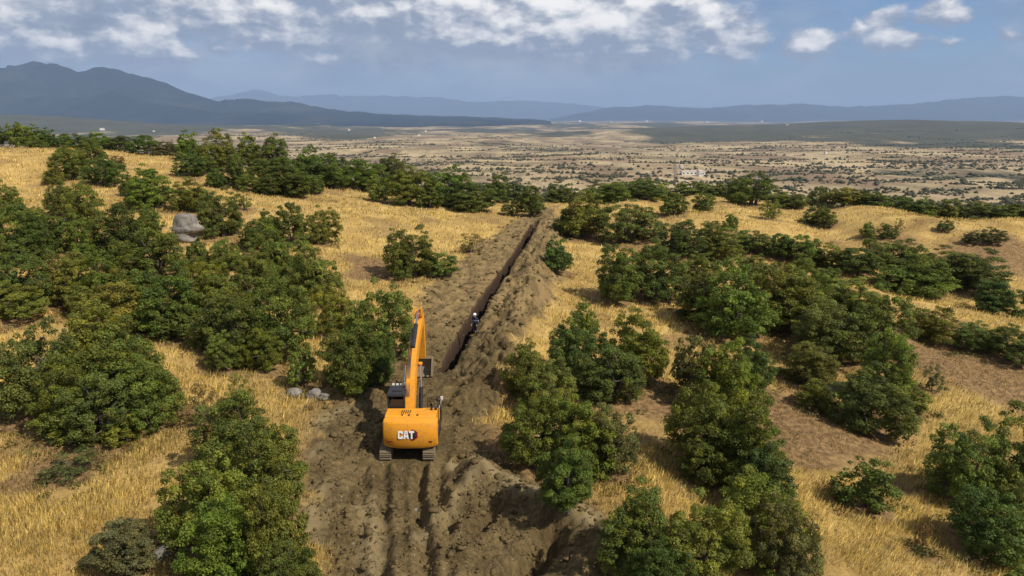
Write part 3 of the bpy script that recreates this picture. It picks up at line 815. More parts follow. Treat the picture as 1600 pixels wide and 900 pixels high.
def place_tree(i, e):
    x0, y0, x1, y1, tint, (label, group), kind, dist = e
    cx, w = (x0 + x1) / 2, (x1 - x0)
    cy = (y0 + y1) / 2
    if dist:
        d = pix_dir(cx, y0)
        tt = dist / d[1]
        X, Y = d[0] * tt, dist
        zt = CAMZ + d[2] * tt
        g = float(height(X, Y))
        width = w * tt / FPX
        hgt = max(zt - g, .45 * width)
    else:
        d = pix_dir(cx, cy)
        delta = math.atan2(-d[2], math.hypot(d[0], d[1]))
        hp = math.sqrt(max((y1 - y0) ** 2 - (w * math.sin(delta)) ** 2, (.45 * w) ** 2)) / math.cos(delta)
        tt = np.linspace(14, 260, 2600)
        X = d[0] * tt; Y = d[1] * tt; Z = CAMZ + d[2] * tt
        f = Z - height(X, Y) - .5 * hp * tt / FPX
        k = int(np.argmax(f < 0)) if (f < 0).any() else int(np.argmin(f))
        X, Y, tt = X[k], Y[k], tt[k]
        g = float(height(X, Y))
        width = w * tt / FPX; hgt = hp * tt / FPX
    r = random.Random(i * 7 + 3)
    pool = {'B': BIG, 'M': MID, 'S': SMALL, 'T': THIN}[kind]
    cr_me, tk_me = pool[r.randrange(len(pool))]
    name = 'oak_tree' if kind in 'BM' else 'shrub'
    root = empty(name, (X, Y, g - .03), r.uniform(0, 6.28))
    k = {BAND_R[1]: 1.24, FAR_R[1]: 1.26, MEADOW[1]: 1.24, ROW_R[1]: 1.3, END_R[1]: 1.2, CREST_L[1]: 1.25, BROW[1]: 1.3, BIG_L[1]: 1.0, THICK_L[1]: 1.06, THICK_M[1]: 1.06, BOT_R[1]: 1.06, COL_R[1]: 1.06, SPOILC[1]: 1.06}.get(group, 1.12 if group else 1.06)
    root.scale = (width * k * r.uniform(.95, 1.12), width * k * r.uniform(.95, 1.12), hgt * (1.10 if group else 1.05))
    tag(root, label, 'tree' if kind in 'BM' else 'shrub', group)
    a = link('crown', cr_me, None, root)
    c0 = np.array(TINT[tint]) * (1 + np.array([r.uniform(-.14, .20), r.uniform(-.06, .06), r.uniform(-.25, .1)])) * r.uniform(.85, 1.2)
    a.color = (*c0, 1)
    link('trunk', tk_me, None, root)
    return X, Y, width, hgt


FILL = [
    (THICK_L, [(-20, 300), (60, 335), (150, 335), (235, 335), (270, 395), (300, 440), (300, 520), (240, 530), (100, 470), (-20, 490)]),
    (THICK_M, [(300, 400), (400, 345), (470, 335), (525, 385), (530, 470), (480, 550), (330, 550), (300, 480)]),
    (BAND_R, [(1060, 420), (1200, 410), (1370, 440), (1400, 520), (1420, 640), (1330, 660), (1330, 570), (1230, 510), (1100, 500)]),
    (MEADOW, [(280, 225), (420, 225), (540, 255), (660, 270), (780, 305), (780, 322), (660, 312), (540, 288), (400, 295), (350, 285), (280, 265)]),
]
fr = random.Random(11)
for lab_, poly_ in FILL:
    pp = np.array(poly_, float)
    room = 34 - sum(e[5] == lab_ for e in TREES)
    for _ in range(500):
        if room <= 0:
            break
        x_, y_ = fr.uniform(pp[:, 0].min(), pp[:, 0].max()), fr.uniform(pp[:, 1].min(), pp[:, 1].max())
        if not inside(np.array([x_]), np.array([y_]), pp)[0]:
            continue
        w_ = (26 + max(y_ - 240, 0) * .15) * fr.uniform(.8, 1.25); h_ = w_ * fr.uniform(.85, 1.05)
        if all(math.hypot((x_ - (e[0] + e[2]) / 2) / (.5 * w_ + .25 * (e[2] - e[0])), (y_ - (e[1] + e[3]) / 2) / (.45 * h_ + .25 * (e[3] - e[1]))) > (1.0 if lab_ is BAND_R else .93) for e in TREES):
            TREES.append((x_ - w_ / 2, y_ - h_ / 2, x_ + w_ / 2, y_ + h_ / 2, fr.choice('mmmddy'), lab_, 'B' if w_ > 45 else 'M', 0)); room -= 1
ORD = ['leftmost', 'second', 'third', 'fourth', 'fifth', 'sixth', 'seventh', 'eighth', 'ninth', 'tenth', 'eleventh', 'twelfth', 'thirteenth', 'fourteenth', 'fifteenth', 'sixteenth', 'seventeenth', 'eighteenth', 'nineteenth', 'twentieth', 'twenty-first', 'twenty-second', 'twenty-third', 'twenty-fourth', 'twenty-fifth', 'twenty-sixth', 'twenty-seventh', 'twenty-eighth', 'twenty-ninth', 'thirtieth', 'thirty-first', 'thirty-second', 'thirty-third', 'thirty-fourth', 'thirty-fifth']
for g_ in sorted({e[5][1] for e in TREES if e[5][1]}):
    mem = sorted([i for i, e in enumerate(TREES) if e[5][1] == g_], key=lambda i: TREES[i][0] + TREES[i][2])
    for k, i in enumerate(mem):
        where = TREES[i][5][0]
        word = where.split()[0]
        nm = 'rightmost' if k == len(mem) - 1 else ORD[k]
        lab = (nm if nm.endswith('most') else nm + ' from left,') + ' ' + where
        TREES[i] = TREES[i][:5] + ((lab, g_),) + TREES[i][6:]
SPOTS = np.array([place_tree(i, e) for i, e in enumerate(TREES)])
jit = .75 + .9 * fbm(gx[nr] / 1.3, gy[nr] / 1.3, 3, 131)
lit_ = np.zeros(nr.sum())
for X, Y, w, h in SPOTS:                                      # fallen leaves and bare earth round the stems
    q = ((gx[nr] - X + .12 * w) ** 2 + (gy[nr] - Y) ** 2) / (w * .60) ** 2
    lit_ = np.maximum(lit_, smooth(1.25, .65, q * jit))
brown[nr] = np.maximum(brown[nr], lit_ * .9)
add_attr(ground_me, 'brown', brown)
print('trees', len(TREES), 'width range', SPOTS[:, 2].min(), SPOTS[:, 2].max(), 'height', SPOTS[:, 3].max())
for e_, s_ in zip(TREES, SPOTS):
    if s_[1] > 160 or s_[2] > 11 or s_[3] > 11:
        print('odd tree', e_[:4], s_)

# ------------------------------------------------------------------ dry grass
def tree_clear(x, y, k=.40):
    r = np.ones(len(x), bool)
    for X, Y, w, h in SPOTS:
        if Y < 70:
            r &= (x - X) ** 2 + (y - Y) ** 2 > (w * k) ** 2
    return r


m_grass, t, p, o = material('dry_grass', .8, .15)
gc = t.attr('tone', 'Color')
t.put(p.inputs['Base Color'], gc)
tr = t.n('ShaderNodeBsdfTranslucent'); t.put(tr.inputs[0], gc)
mx = t.n('ShaderNodeMixShader'); mx.inputs[0].default_value = .35
t.t.links.new(p.outputs[0], mx.inputs[1]); t.t.links.new(tr.outputs[0], mx.inputs[2]); t.t.links.new(mx.outputs[0], o.inputs[0])


def grass_layer(n, ymin, ymax, per, hgt, wid):
    u = rng.random(n)
    y = 1 / (1 / ymin + u * (1 / ymax - 1 / ymin))          # density falls with distance
    x = rng.uniform(-1, 1, n) * (.92 * y + 8)
    s = soil_mask(x, y); b = brown_mask(x, y)
    patch = fbm(x / 2.6, y / 2.6, 4, 71)
    keep = (rng.random(n) > s * 1.05) & (rng.random(n) > b * .45) & (patch + .25 * rng.random(n) > .44)
    keep &= tree_clear(x, y)
    x, y, b, patch = x[keep], y[keep], b[keep], patch[keep]
    z = height(x, y)
    n = len(x)
    V = []; T = []
    broad = fbm(x / 14, y / 14, 3, 75)
    tone = (.76 + .65 * (patch - .45) + .75 * (broad - .5) - .12 * smooth(5, 25, x) + .06 * smooth(0, -10, x) + .26 * rng.normal(size=n)).clip(.38, 1.4)
    colr = np.stack([.80 * tone, .595 * tone * rng.uniform(.94, 1.05, n), .185 * tone * rng.uniform(.7, 1.2, n)], -1)
    dead = np.stack([.30 * tone, .19 * tone, .085 * tone], -1)
    colr = colr * (1 - .75 * b[:, None]) + dead * .75 * b[:, None]
    wd = (rng.random(n) < .05 + .10 * (fbm(x / 5, y / 5, 3, 77) > .58))[:, None]
    colr = np.where(wd, np.stack([.27 * tone, .215 * tone, .095 * tone], -1), colr)
    lean = np.stack([.18 + .25 * (fbm(x / 4, y / 4, 2, 81) - .5), -.12 + .3 * (fbm(x / 4, y / 4, 2, 82) - .5)], -1)
    for k in range(per):
        a = rng.uniform(0, 6.283, n); sp = .10 * (y / 30)
        bx = x + rng.normal(size=n) * sp; by = y + rng.normal(size=n) * sp
        h = hgt * rng.uniform(.55, 1.25, n) * (1 - .45 * b) * (.75 + .6 * (patch - .4))
        w = wid * (y / 30) * rng.uniform(.7, 1.4, n)
        dx_, dy_ = np.cos(a) * w, np.sin(a) * w
        tx = bx + h * (lean[:, 0] + .22 * rng.normal(size=n)); ty = by + h * (lean[:, 1] + .22 * rng.normal(size=n))
        V.append(np.stack([np.stack([bx - dx_, by - dy_, z - .03], -1), np.stack([bx + dx_, by + dy_, z - .03], -1), np.stack([tx, ty, z + h], -1)], 1))
        cc = colr * rng.uniform(.82, 1.2, (n, 1))
        T.append(np.repeat(cc[:, None], 3, 1))
    return np.concatenate(V).reshape(-1, 3), np.concatenate(T).reshape(-1, 3)


ga = grass_layer(180000, 17, 60, 3, .46, .012)
gb = grass_layer(70000, 58, 150, 3, .42, .012)
V = np.concatenate([ga[0], gb[0]]); T = np.concatenate([ga[1], gb[1]])
print('grass tris', len(V) // 3)
gme = mesh_np('dry_grass', V, np.arange(len(V)).reshape(-1, 3))
add_attr(gme, 'tone', T, 'FLOAT_COLOR')
nv = np.tile(np.array([0.0, -.25, .97], np.float32), (len(V), 1)) + rng.normal(size=(len(V) // 3, 3)).repeat(3, 0) * .35
gme.normals_split_custom_set_from_vertices((nv / np.linalg.norm(nv, axis=1, keepdims=True)).astype(np.float32))
tag(link('dry_grass', gme, m_grass), 'golden dry grass covering the hillside', 'grass', None, 'stuff')

# ------------------------------------------------------------------ clods on the bare soil
ico = bmesh.new(); bmesh.ops.create_icosphere(ico, subdivisions=1, radius=1.0)
ICO_V = np.array([v.co[:] for v in ico.verts]); ICO_F = np.array([[v.index for v in f.verts] for f in ico.faces]); ico.free()


OCT_V = np.array([(1, 0, -.1), (0, 1, .1), (-1, 0, -.1), (0, -1, .1), (0, 0, 1), (0, 0, -1.0)], float)
OCT_F = np.array([(0, 1, 4), (1, 2, 4), (2, 3, 4), (3, 0, 4), (1, 0, 5), (2, 1, 5), (3, 2, 5), (0, 3, 5)])


def lumps(x, y, z, size, r, squash=.7, rough=.28, IV=ICO_V, IF=ICO_F):
    n = len(x); k = len(IV)
    q = IV[None] * (1 + rough * r.normal(size=(n, k, 1)))
    a = r.uniform(0, 6.283, n); ca, sa = np.cos(a)[:, None], np.sin(a)[:, None]
    st = r.uniform(.7, 1.35, (n, 1))
    X = q[:, :, 0] * st; Y = q[:, :, 1] / st
    V = np.stack([(X * ca - Y * sa) * size[:, None] + x[:, None], (X * sa + Y * ca) * size[:, None] + y[:, None], q[:, :, 2] * squash * size[:, None] + z[:, None]], -1)
    F = IF[None] + (np.arange(n) * k)[:, None, None]
    return V.reshape(-1, 3), F.reshape(-1, 3)


m_soil, t, p, o = material('soil_clod', .97, .08)
pos = t.n('ShaderNodeNewGeometry').outputs['Position']
t.put(p.inputs['Base Color'], t.mix(t.noise(pos, 2.2, 6, .75), (.040, .028, .013), (.19, .135, .06)))
n = 24000
y = 1 / (1 / 19 + rng.random(n) * (1 / 110 - 1 / 19)); x = rng.uniform(-13, 16, n) + (y - 30) * .06
keep = rng.random(n) < soil_mask(x, y) * (.35 + .9 * (fbm(x / 1.6, y / 1.6, 3, 91) > .5))
keep &= (np.abs(x + 5.35) > 2.1) | (np.abs(y - 34.3) > 3.2)
x, y = x[keep], y[keep]
size = np.exp(rng.normal(-2.95, .55, len(x))).clip(.025, .26) * (y / 34) ** .5
V, F = lumps(x, y, height(x, y) + size * .2, size, rng)
tag(link('soil_clods', mesh_np('soil_clods', V, F), m_soil), 'loose clods of dug earth along the track and spoil banks', 'soil clods', None, 'stuff')

# ------------------------------------------------------------------ scrub dotted over the valley
m_scrub, t, p, o = material('valley_scrub', .95, .05)
pos = t.n('ShaderNodeNewGeometry').outputs['Position']
t.put(p.inputs['Base Color'], t.mix(t.noise(pos, .03, 4, .6), (.035, .042, .020), (.10, .090, .045)))
sx, sy, ss = [], [], []
for _ in range(900):                                         # hedgerows and gullies, mostly lying across the view
    y0 = 1 / (1 / 620 + rng.random() * (1 / 4600 - 1 / 620)); x0 = rng.uniform(-.85, .95) * y0
    L = rng.uniform(30, 380) * (y0 / 1400) ** .6; a = rng.normal(0, .35) * (1 if rng.random() < .8 else 3)
    n = int(L / rng.uniform(2.6, 9)) + 3
    u = np.sort(rng.uniform(-.5, .5, n))
    sx.append(x0 + u * L * math.cos(a) + rng.normal(size=n) * 3); sy.append(y0 + u * L * math.sin(a) + 18 * np.sin(u * 6) + rng.normal(size=n) * 4)
    ss.append(np.exp(rng.normal(.62, .5, n)))
n = 3600
y0 = 1 / (1 / 600 + rng.random(n) * (1 / 5200 - 1 / 600)); x0 = rng.uniform(-.85, .95, n) * y0
k = fbm(x0 / 400, y0 / 900, 4, 101) + .35 * rng.random(n) > .66
sx.append(x0[k]); sy.append(y0[k]); ss.append(np.exp(rng.normal(.7, .45, k.sum())))
sx, sy, ss = map(np.concatenate, (sx, sy, ss)); ss = ss.clip(1.0, 5.0)
print('scrub', len(sx))
V, F = lumps(sx, sy, hbase(sx, sy) + ss * .4, ss * 1.15, rng, .8, .2, OCT_V, OCT_F)
tag(link('valley_scrub', mesh_np('valley_scrub', V, F), m_scrub), 'dark scrub and hedges dotted over the far plain', 'scrub', None, 'stuff')

# scrub wood clothing the slope just past the brow
n = 5200
x0 = rng.uniform(-150, 230, n); y0 = rng.uniform(128, 330, n)
k = (fbm(x0 / 40, y0 / 40, 3, 111) > .42) & (y0 > 148 - .12 * x0.clip(0, 100)) & (x0 > -60)
x0, y0 = x0[k], y0[k]; s0 = rng.uniform(.7, 1.7, len(x0))
CL = []; NL = []
per = 26
dd = rng.normal(size=(len(x0), per, 3)); dd /= np.linalg.norm(dd, axis=2, keepdims=True)
cc = np.stack([x0, y0, height(x0, y0) + s0 * .7], -1)[:, None] + dd * s0[:, None, None] * np.array([1.2, 1.2, .95]) * rng.uniform(.6, 1.1, (len(x0), per, 1))
nn = dd + rng.normal(size=dd.shape) * .4 + np.array([0, 0, .5])
V, F = leaf_quads(cc.reshape(-1, 3), nn.reshape(-1, 3), .24, rng)
tt_ = np.repeat(rng.uniform(.7, 1.25, len(x0)), per)[:, None] * rng.uniform(.85, 1.15, (len(x0) * per, 1)) * np.ones((1, 3))
wme = mesh_np('brow_scrub', V, F); add_attr(wme, 'tone', np.repeat(tt_, 4, 0), 'FLOAT_COLOR')
wo_ = tag(link('brow_scrub', wme, m_leaf), 'low green oak scrub covering the slope past the brow', 'scrub', None, 'stuff')
wo_.color = (.062, .085, .026, 1)

# ------------------------------------------------------------------ rocks
m_rock, t, p, o = material('grey_rock', .9, .15)
pos = t.n('ShaderNodeTexCoord').outputs['Object']
rc = t.mix(t.step(t.noise(pos, 1.3, 6, .65), .3, .7), (.115, .102, .085), (.30, .272, .23))
rc = t.mix(t.step(t.noise(pos, 7, 5, .7), .55, .7, 0, .55), rc, (.15, .14, .11))
t.put(p.inputs['Base Color'], rc)
bp = t.n('ShaderNodeBump'); bp.inputs['Strength'].default_value = .6; bp.inputs['Distance'].default_value = .1
t.put(bp.inputs['Height'], t.noise(pos, 3, 7, .7)); t.put(p.inputs['Normal'], bp.outputs[0])


def noise3(v, s, seed):
    return (vnoise(v[:, 0] * s + v[:, 2] * s * .7 + 31, v[:, 1] * s - v[:, 2] * s * .6 + 17, seed) - .5)


def rock_mesh(seed, sx_, sy_, sz_):
    b = bmesh.new(); bmesh.ops.create_icosphere(b, subdivisions=3, radius=1.0)
    v = np.array([q.co[:] for q in b.verts])
    n = noise3(v, 1.3, seed) * .7 + noise3(v, 2.9, seed + 1) * .35 + noise3(v, 6, seed + 2) * .14
    v = v * (1 + n[:, None])
    v = np.sign(v) * np.abs(v) ** .85
    v = v * np.array([sx_, sy_, sz_])
    for q, c in zip(b.verts, v):
        q.co = c
    me = bpy.data.meshes.new('rock'); b.to_mesh(me); b.free()
    for f in me.polygons:
        f.use_smooth = True
    return me


# the big overhanging boulder: a dome on a narrower shaded foot
bpos = unproject(290, 372)
b = bmesh.new(); bmesh.ops.create_icosphere(b, subdivisions=4, radius=1.0)
v = np.array([q.co[:] for q in b.verts])
zz = (v[:, 2] + 1) / 2
prof = np.interp(zz, [0, .1, .25, .42, .47, .6, .75, .88, .95, 1], [1.5, 1.3, 1.0, .86, 1.16, .95, .98, 1.2, 1.6, 1.7])
n = noise3(v, 1.7, 5) * .22 + noise3(v, 4, 6) * .10
v2 = v.copy(); v2[:, :2] *= (prof * (1 + n + .16 * noise3(v, 2.4, 9)))[:, None]
v2[:, 0] += np.where(zz > .40, .15, 0) + np.where((v[:, 0] > 0) & (zz > .42) & (zz < .62), .30, 0)
v2 = v2 * np.array([1.3, 1.25, 1.85])
v2[:, 2] += 1.55
for q, c in zip(b.verts, v2):
    q.co = c
me = bpy.data.meshes.new('boulder'); b.to_mesh(me); b.free()
for f in me.polygons:
    f.use_smooth = True
bo = tag(link('boulder', me, m_rock, None, (bpos[0], bpos[1], float(height(*bpos)) - .1)), 'large pale grey boulder with an overhanging top and shaded foot', 'boulder')
bo.scale = (1.0, .9, .95)
ROCKS = [(458, 612, .62, .55, .36, 'rounded grey rock in golden grass left of the yellowish shrub'), (492, 616, .5, .5, .38, 'grey rock at the foot of the dark oak by excavator'), (505, 622, .35, .3, .25, 'small grey rock right of two larger ones by the dark oak'),
         (316, 524, .55, .5, .5, 'pale grey rock at the shaded edge of the middle thicket'), (96, 642, .32, .3, .25, 'small pale rock on brown ground left of the spreading oak clump'), (40, 630, .25, .2, .2, 'little pale stone on brown ground at left edge'),
         (118, 730, .3, .25, .14, 'flat pale stone in the golden grass strip at left'), (256, 868, .35, .3, .25, 'pale stone between rounded bush and front oak clump'), (552, 722, .14, .12, .1, 'white stone on the bare track left of the excavator'),
         (649, 800, .11, .1, .09, 'small white stone on the track behind the excavator'), (866, 816, .12, .1, .1, 'small white stone on the slope right of the spoil ridge'), (1418, 640, .5, .4, .28, 'pale rock at the foot of the right oak band'), (1300, 600, .5, .4, .3, 'pale rock among bushes on the right hillside'),
         (1348, 492, .6, .5, .4, 'grey rock in the gap of the right oak band'), (735, 290, .9, .8, .7, 'whitish rock between oaks above the pale meadow'), (595, 300, 1.0, .8, .7, 'white rock in the row above the meadow'), (486, 300, .9, .8, .6, 'white rock at the left end of meadow row'), (960, 468, .5, .4, .35, 'pale rock in grass below the two big dark oaks'),
         (112, 356, .7, .6, .5, 'pale rock showing through the left thicket'), (1105, 318, 1.6, .9, .4, 'flat whitish outcrop on the brow beside the small round oak'), (995, 305, 1.4, .8, .4, 'pale outcrop among bushes below the brow')]
for i, (px, py, a_, b_, c_, lab) in enumerate(ROCKS):
    q = unproject(px, py)
    link_o = tag(link('rock', rock_mesh(500 + i * 3, a_, b_, c_), m_rock, None, (q[0], q[1], float(height(*q)) + c_ * .25)), lab, 'rock')
    link_o.rotation_euler = (0, 0, i * 1.3)

# ------------------------------------------------------------------ excavator
def flat_mat(name, col, rough=.5, spec=.4, metal=0.0, dirt=0.0):
    mt, t, p, o = material(name, rough, spec)
    p.inputs['Metallic'].default_value = metal
    if dirt:
        pos = t.n('ShaderNodeTexCoord').outputs['Object']
        f = t.step(t.noise(pos, 3.4, 8, .78), .44, .82, 0, dirt)
        t.put(p.inputs['Base Color'], t.mix(f, col, (.20, .14, .075)))
        t.put(p.inputs['Roughness'], t.m('ADD', rough, t.m('MULTIPLY', f, .5), clamp=True))
    else:
        p.inputs['Base Color'].default_value = (*col, 1)
    return mt


M_OR = flat_mat('orange_paint', (.72, .29, .014), .52, .35, 0, .8)
M_BK = flat_mat('black_paint', (.018, .018, .02), .45, .4, 0, .12)
M_ST = flat_mat('dusty_steel', (.21, .165, .105), .85, .2, 0, .9)
M_CH = flat_mat('chrome_rod', (.65, .65, .65), .18, .5, 1.0)
M_GL = flat_mat('cab_glass', (.012, .016, .018), .08, .6)
M_WH = flat_mat('white_lettering', (.82, .82, .80), .5, .3)
M_RED = flat_mat('dark_red_decal', (.17, .012, .010), .5, .3)
M_LAMP = flat_mat('lamp_glass', (.75, .75, .72), .25, .5)


class MB:
    def __init__(self):
        self.b = bmesh.new()

    def box(self, c, s, bev=0.0, rot=None):
        r = bmesh.ops.create_cube(self.b, size=1.0)
        vs = r['verts']
        mat = Matrix.Translation(c) @ (rot.to_4x4() if rot else Matrix()) @ Matrix.Diagonal((*s, 1))
        bmesh.ops.transform(self.b, matrix=mat, verts=vs)
        if bev:
            es = list({e for v in vs for e in v.link_edges})
            bmesh.ops.bevel(self.b, geom=es, offset=bev, segments=2, profile=.6, affect='EDGES')
        return self

    def prism(self, prof, x0, x1, bev=0.0, axis='x'):
        """closed profile in (y,z) pulled along x (or (x,y) along z)"""
        mk = (lambda u, w, q: (q, u, w)) if axis == 'x' else (lambda u, w, q: (u, w, q))
        a = [self.b.verts.new(mk(u, w, x0)) for u, w in prof]; c = [self.b.verts.new(mk(u, w, x1)) for u, w in prof]
        fs = [self.b.faces.new(a), self.b.faces.new(list(reversed(c)))]
        n = len(prof)
        for i in range(n):
            fs.append(self.b.faces.new((a[(i + 1) % n], a[i], c[i], c[(i + 1) % n])))
        bmesh.ops.recalc_face_normals(self.b, faces=fs)
        if bev:
            es = list({e for f in fs for e in f.edges})
            bmesh.ops.bevel(self.b, geom=es, offset=bev, segments=2, profile=.6, affect='EDGES')
        return self

    def rod(self, p0, p1, r, sides=14):
        v, f = tube([p0, p1], [r, r], sides)
        vs = [self.b.verts.new(q) for q in v]
        for q in f:
            self.b.faces.new([vs[i] for i in q])
        self.b.faces.new([vs[i] for i in range(sides)][::-1]); self.b.faces.new([vs[sides + i] for i in range(sides)])
        return self

    def pipe(self, pts, r, sides=8):
        v, f = tube(pts, [r] * len(pts), sides)
        vs = [self.b.verts.new(q) for q in v]
        for q in f:
            self.b.faces.new([vs[i] for i in q])
        return self

    def build(self, name, mat, parent):
        bmesh.ops.recalc_face_normals(self.b, faces=self.b.faces)
        me = bpy.data.meshes.new(name); self.b.to_mesh(me); self.b.free()
        return link(name, me, mat, parent)


EX = (-5.32, 34.2, float(hbase(-5.32, 34.2)) - .12)
ex = empty('excavator', EX, math.radians(0.5))
tag(ex, 'orange crawler excavator with raised boom standing on the bare track', 'excavator')
# crawler tracks, a little turned under the house
for sgn in (-1, 1):
    tx = sgn * 1.13 - .20; ty = .62
    prof = []
    R_, L_ = .44, 1.75
    for k in range(9):
        a = math.pi / 2 + math.pi * k / 8
        prof.append((ty - L_ + R_ * math.cos(a), R_ + R_ * math.sin(a)))
    for k in range(9):
        a = -math.pi / 2 + math.pi * k / 8
        prof.append((ty + L_ + R_ * math.cos(a), R_ + R_ * math.sin(a)))
    trk = MB().prism([(ty + (u - ty) * .985, .45 + (w - .45) * .9) for u, w in prof], tx - .27, tx + .27, 0).build('track', M_ST, ex)
    per_ = 2 * L_ * 2 + 2 * math.pi * R_
    nsh = 44
    sh = None
    for k in range(nsh):
        s_ = per_ * k / nsh
        if s_ < 2 * L_:
            c, a = (-L_ + s_, 2 * R_), 0.0
        elif s_ < 2 * L_ + math.pi * R_:
            th = (s_ - 2 * L_) / R_; c, a = (L_ + R_ * math.sin(th), R_ + R_ * math.cos(th)), -th
        elif s_ < 4 * L_ + math.pi * R_:
            c, a = (L_ - (s_ - 2 * L_ - math.pi * R_), 0.0), math.pi
        else:
            th = (s_ - 4 * L_ - math.pi * R_) / R_; c, a = (-L_ - R_ * math.sin(th), R_ - R_ * math.cos(th)), math.pi - th
        if sh is None:
            m_ = MB().box((0, 0, 0), (.60, .175, .035)).box((0, .06, .03), (.60, .022, .045)).box((0, -.03, .026), (.60, .018, .03))
            sh = m_.build('track_shoe', M_ST, trk)
            o_ = sh
        else:
            o_ = sh.copy(); C.objects.link(o_); o_.parent = trk
        o_.location = (tx, c[0] + ty, c[1]); o_.rotation_euler = (a, 0, 0)
    MB().prism([(ty - 1.5, .28), (ty + 1.5, .28), (ty + 1.4, .62), (ty - 1.4, .62)], tx - .31 * 1 - (.02 if sgn < 0 else -.6), tx + .31 - (.6 if sgn < 0 else -.02), .03).build('track_frame', M_BK, trk)
    MB().rod((tx - .30, ty - L_, R_), (tx + .30, ty - L_, R_), .30, 20).build('sprocket', M_ST, trk)
    MB().rod((tx - .30, ty + L_, R_), (tx + .30, ty + L_, R_), .30, 20).build('idler', M_ST, trk)
MB().box((-.1, 0, .62), (1.9, 1.6, .42), .06).rod((0, 0, .8), (0, 0, 1.12), .65, 28).build('undercarriage', M_BK, ex)
MB().prism([(-1.25, 1.08), (1.45, 1.08), (1.5, 1.2), (1.5, 1.32), (-1.25, 1.32)], -1.38, 1.38, .03).build('deck', M_BK, ex)
# counterweight: slightly bowed slab across the tail
cw = bmesh.new()
sect = [(-1.62, .90), (-1.74, .98), (-1.83, 1.16), (-1.86, 1.62), (-1.80, 2.14), (-1.70, 2.36), (-1.54, 2.43), (-1.10, 2.45), (-1.10, .90)]
stations = [(-1.47, .34, .90), (-1.42, .20, .96), (-1.16, .10, 1), (-.7, .02, 1), (0, 0, 1), (.7, .02, 1), (1.16, .10, 1), (1.42, .20, .96), (1.47, .34, .90)]
rings = []
for xx, ins, sc in stations:
    ring = []
    for (u, w) in sect:
        uu = min(u + ins, -1.10) if u < -1.1 else u
        if u <= -1.54 and abs(xx) > 1.1 and w < 1.4:
            uu += .06
        ring.append(cw.verts.new((xx, uu, 1.75 + (w - 1.75) * sc)))
    rings.append(ring)
for a_, b_ in zip(rings, rings[1:]):
    for k in range(len(sect)):
        cw.faces.new((a_[k], a_[(k + 1) % len(sect)], b_[(k + 1) % len(sect)], b_[k]))
cw.faces.new(rings[0]); cw.faces.new(rings[-1][::-1])
bmesh.ops.recalc_face_normals(cw, faces=cw.faces)
bmesh.ops.bevel(cw, geom=[e for e in cw.edges if e.calc_face_angle(0) > .5], offset=.025, segments=2, affect='EDGES')
me = bpy.data.meshes.new('counterweight'); cw.to_mesh(me); cw.free()
for f in me.polygons:
    f.use_smooth = True
me.set_sharp_from_angle(angle=.45)
cwo = link('counterweight', me, M_OR, ex)
cwo.scale = (.96, 1, 1)


def decal(name, polys, mat, y_off):
    """flat marks laid on the sloping rear face"""
    V = []; F = []
    for poly in polys:
        b0 = len(V)
        for (u, w) in poly:
            yy = np.interp(w, [1.62, 2.14], [-1.875, -1.815]) - y_off
            V.append((u, yy, w))
        F.append(list(range(b0, b0 + len(poly))))
    me = bpy.data.meshes.new(name); me.from_pydata(V, [], F); me.update()
    o_ = link(name, me, mat, cwo)
    return o_


def sc_(pts, x0, z0, w, h):
    return [(x0 + u * w, z0 + v_ * h) for u, v_ in pts]


hx, hz, hr = .20, 1.79, .30
decal('emblem_hexagon', [[(hx + hr * math.cos(math.pi / 3 * k + math.pi / 6) * .98, hz + hr * math.sin(math.pi / 3 * k + math.pi / 6)) for k in range(6)]], M_RED, .004)
decal('emblem_core', [[(hx - .04 + hr * .72 * math.cos(math.pi / 3 * k + math.pi / 6), hz - .02 + hr * .72 * math.sin(math.pi / 3 * k + math.pi / 6)) for k in range(6)]], M_BK, .008)  # black inner hexagon of the printed emblem
LX, LZ, LW, LH = -.60, 1.58, .275, .43
cpoly = [[(0, .14), (.14, 0), (.30, 0), (.30, 1), (.14, 1), (0, .86)], [(.30, 0), (.84, 0), (.98, .14), (.98, .26), (.30, .26)], [(.30, 1), (.30, .74), (.98, .74), (.98, .86), (.84, 1)], [(.66, .26), (.98, .26), (.98, .38), (.66, .38)], [(.66, .62), (.98, .62), (.98, .74), (.66, .74)]]
apoly = [[(0, 0), (.30, 0), (.56, 1), (.30, 1)], [(.78, 0), (1.08, 0), (.80, 1), (.56, 1)], [(.24, .20), (.90, .20), (.84, .42), (.30, .42)]]
tpoly = [[(0, .74), (1, .74), (1, 1), (0, 1)], [(.35, 0), (.65, 0), (.65, .74), (.35, .74)]]
for nm, pl, k, off in (('letter', cpoly, 0, 0), ('letter', apoly, 1, .0), ('letter', tpoly, 2, .02)):
    decal(nm, [sc_(q, LX + k * (LW + .015) + off, LZ, LW, LH) for q in pl], M_WH, .012)
MB().box((-1.0, -1.735, 1.36), (.45, .05, .05), .012).build('reflector', M_RED, cwo)
MB().box((1.0, -1.735, 1.36), (.45, .05, .05), .012).build('reflector', M_RED, cwo)
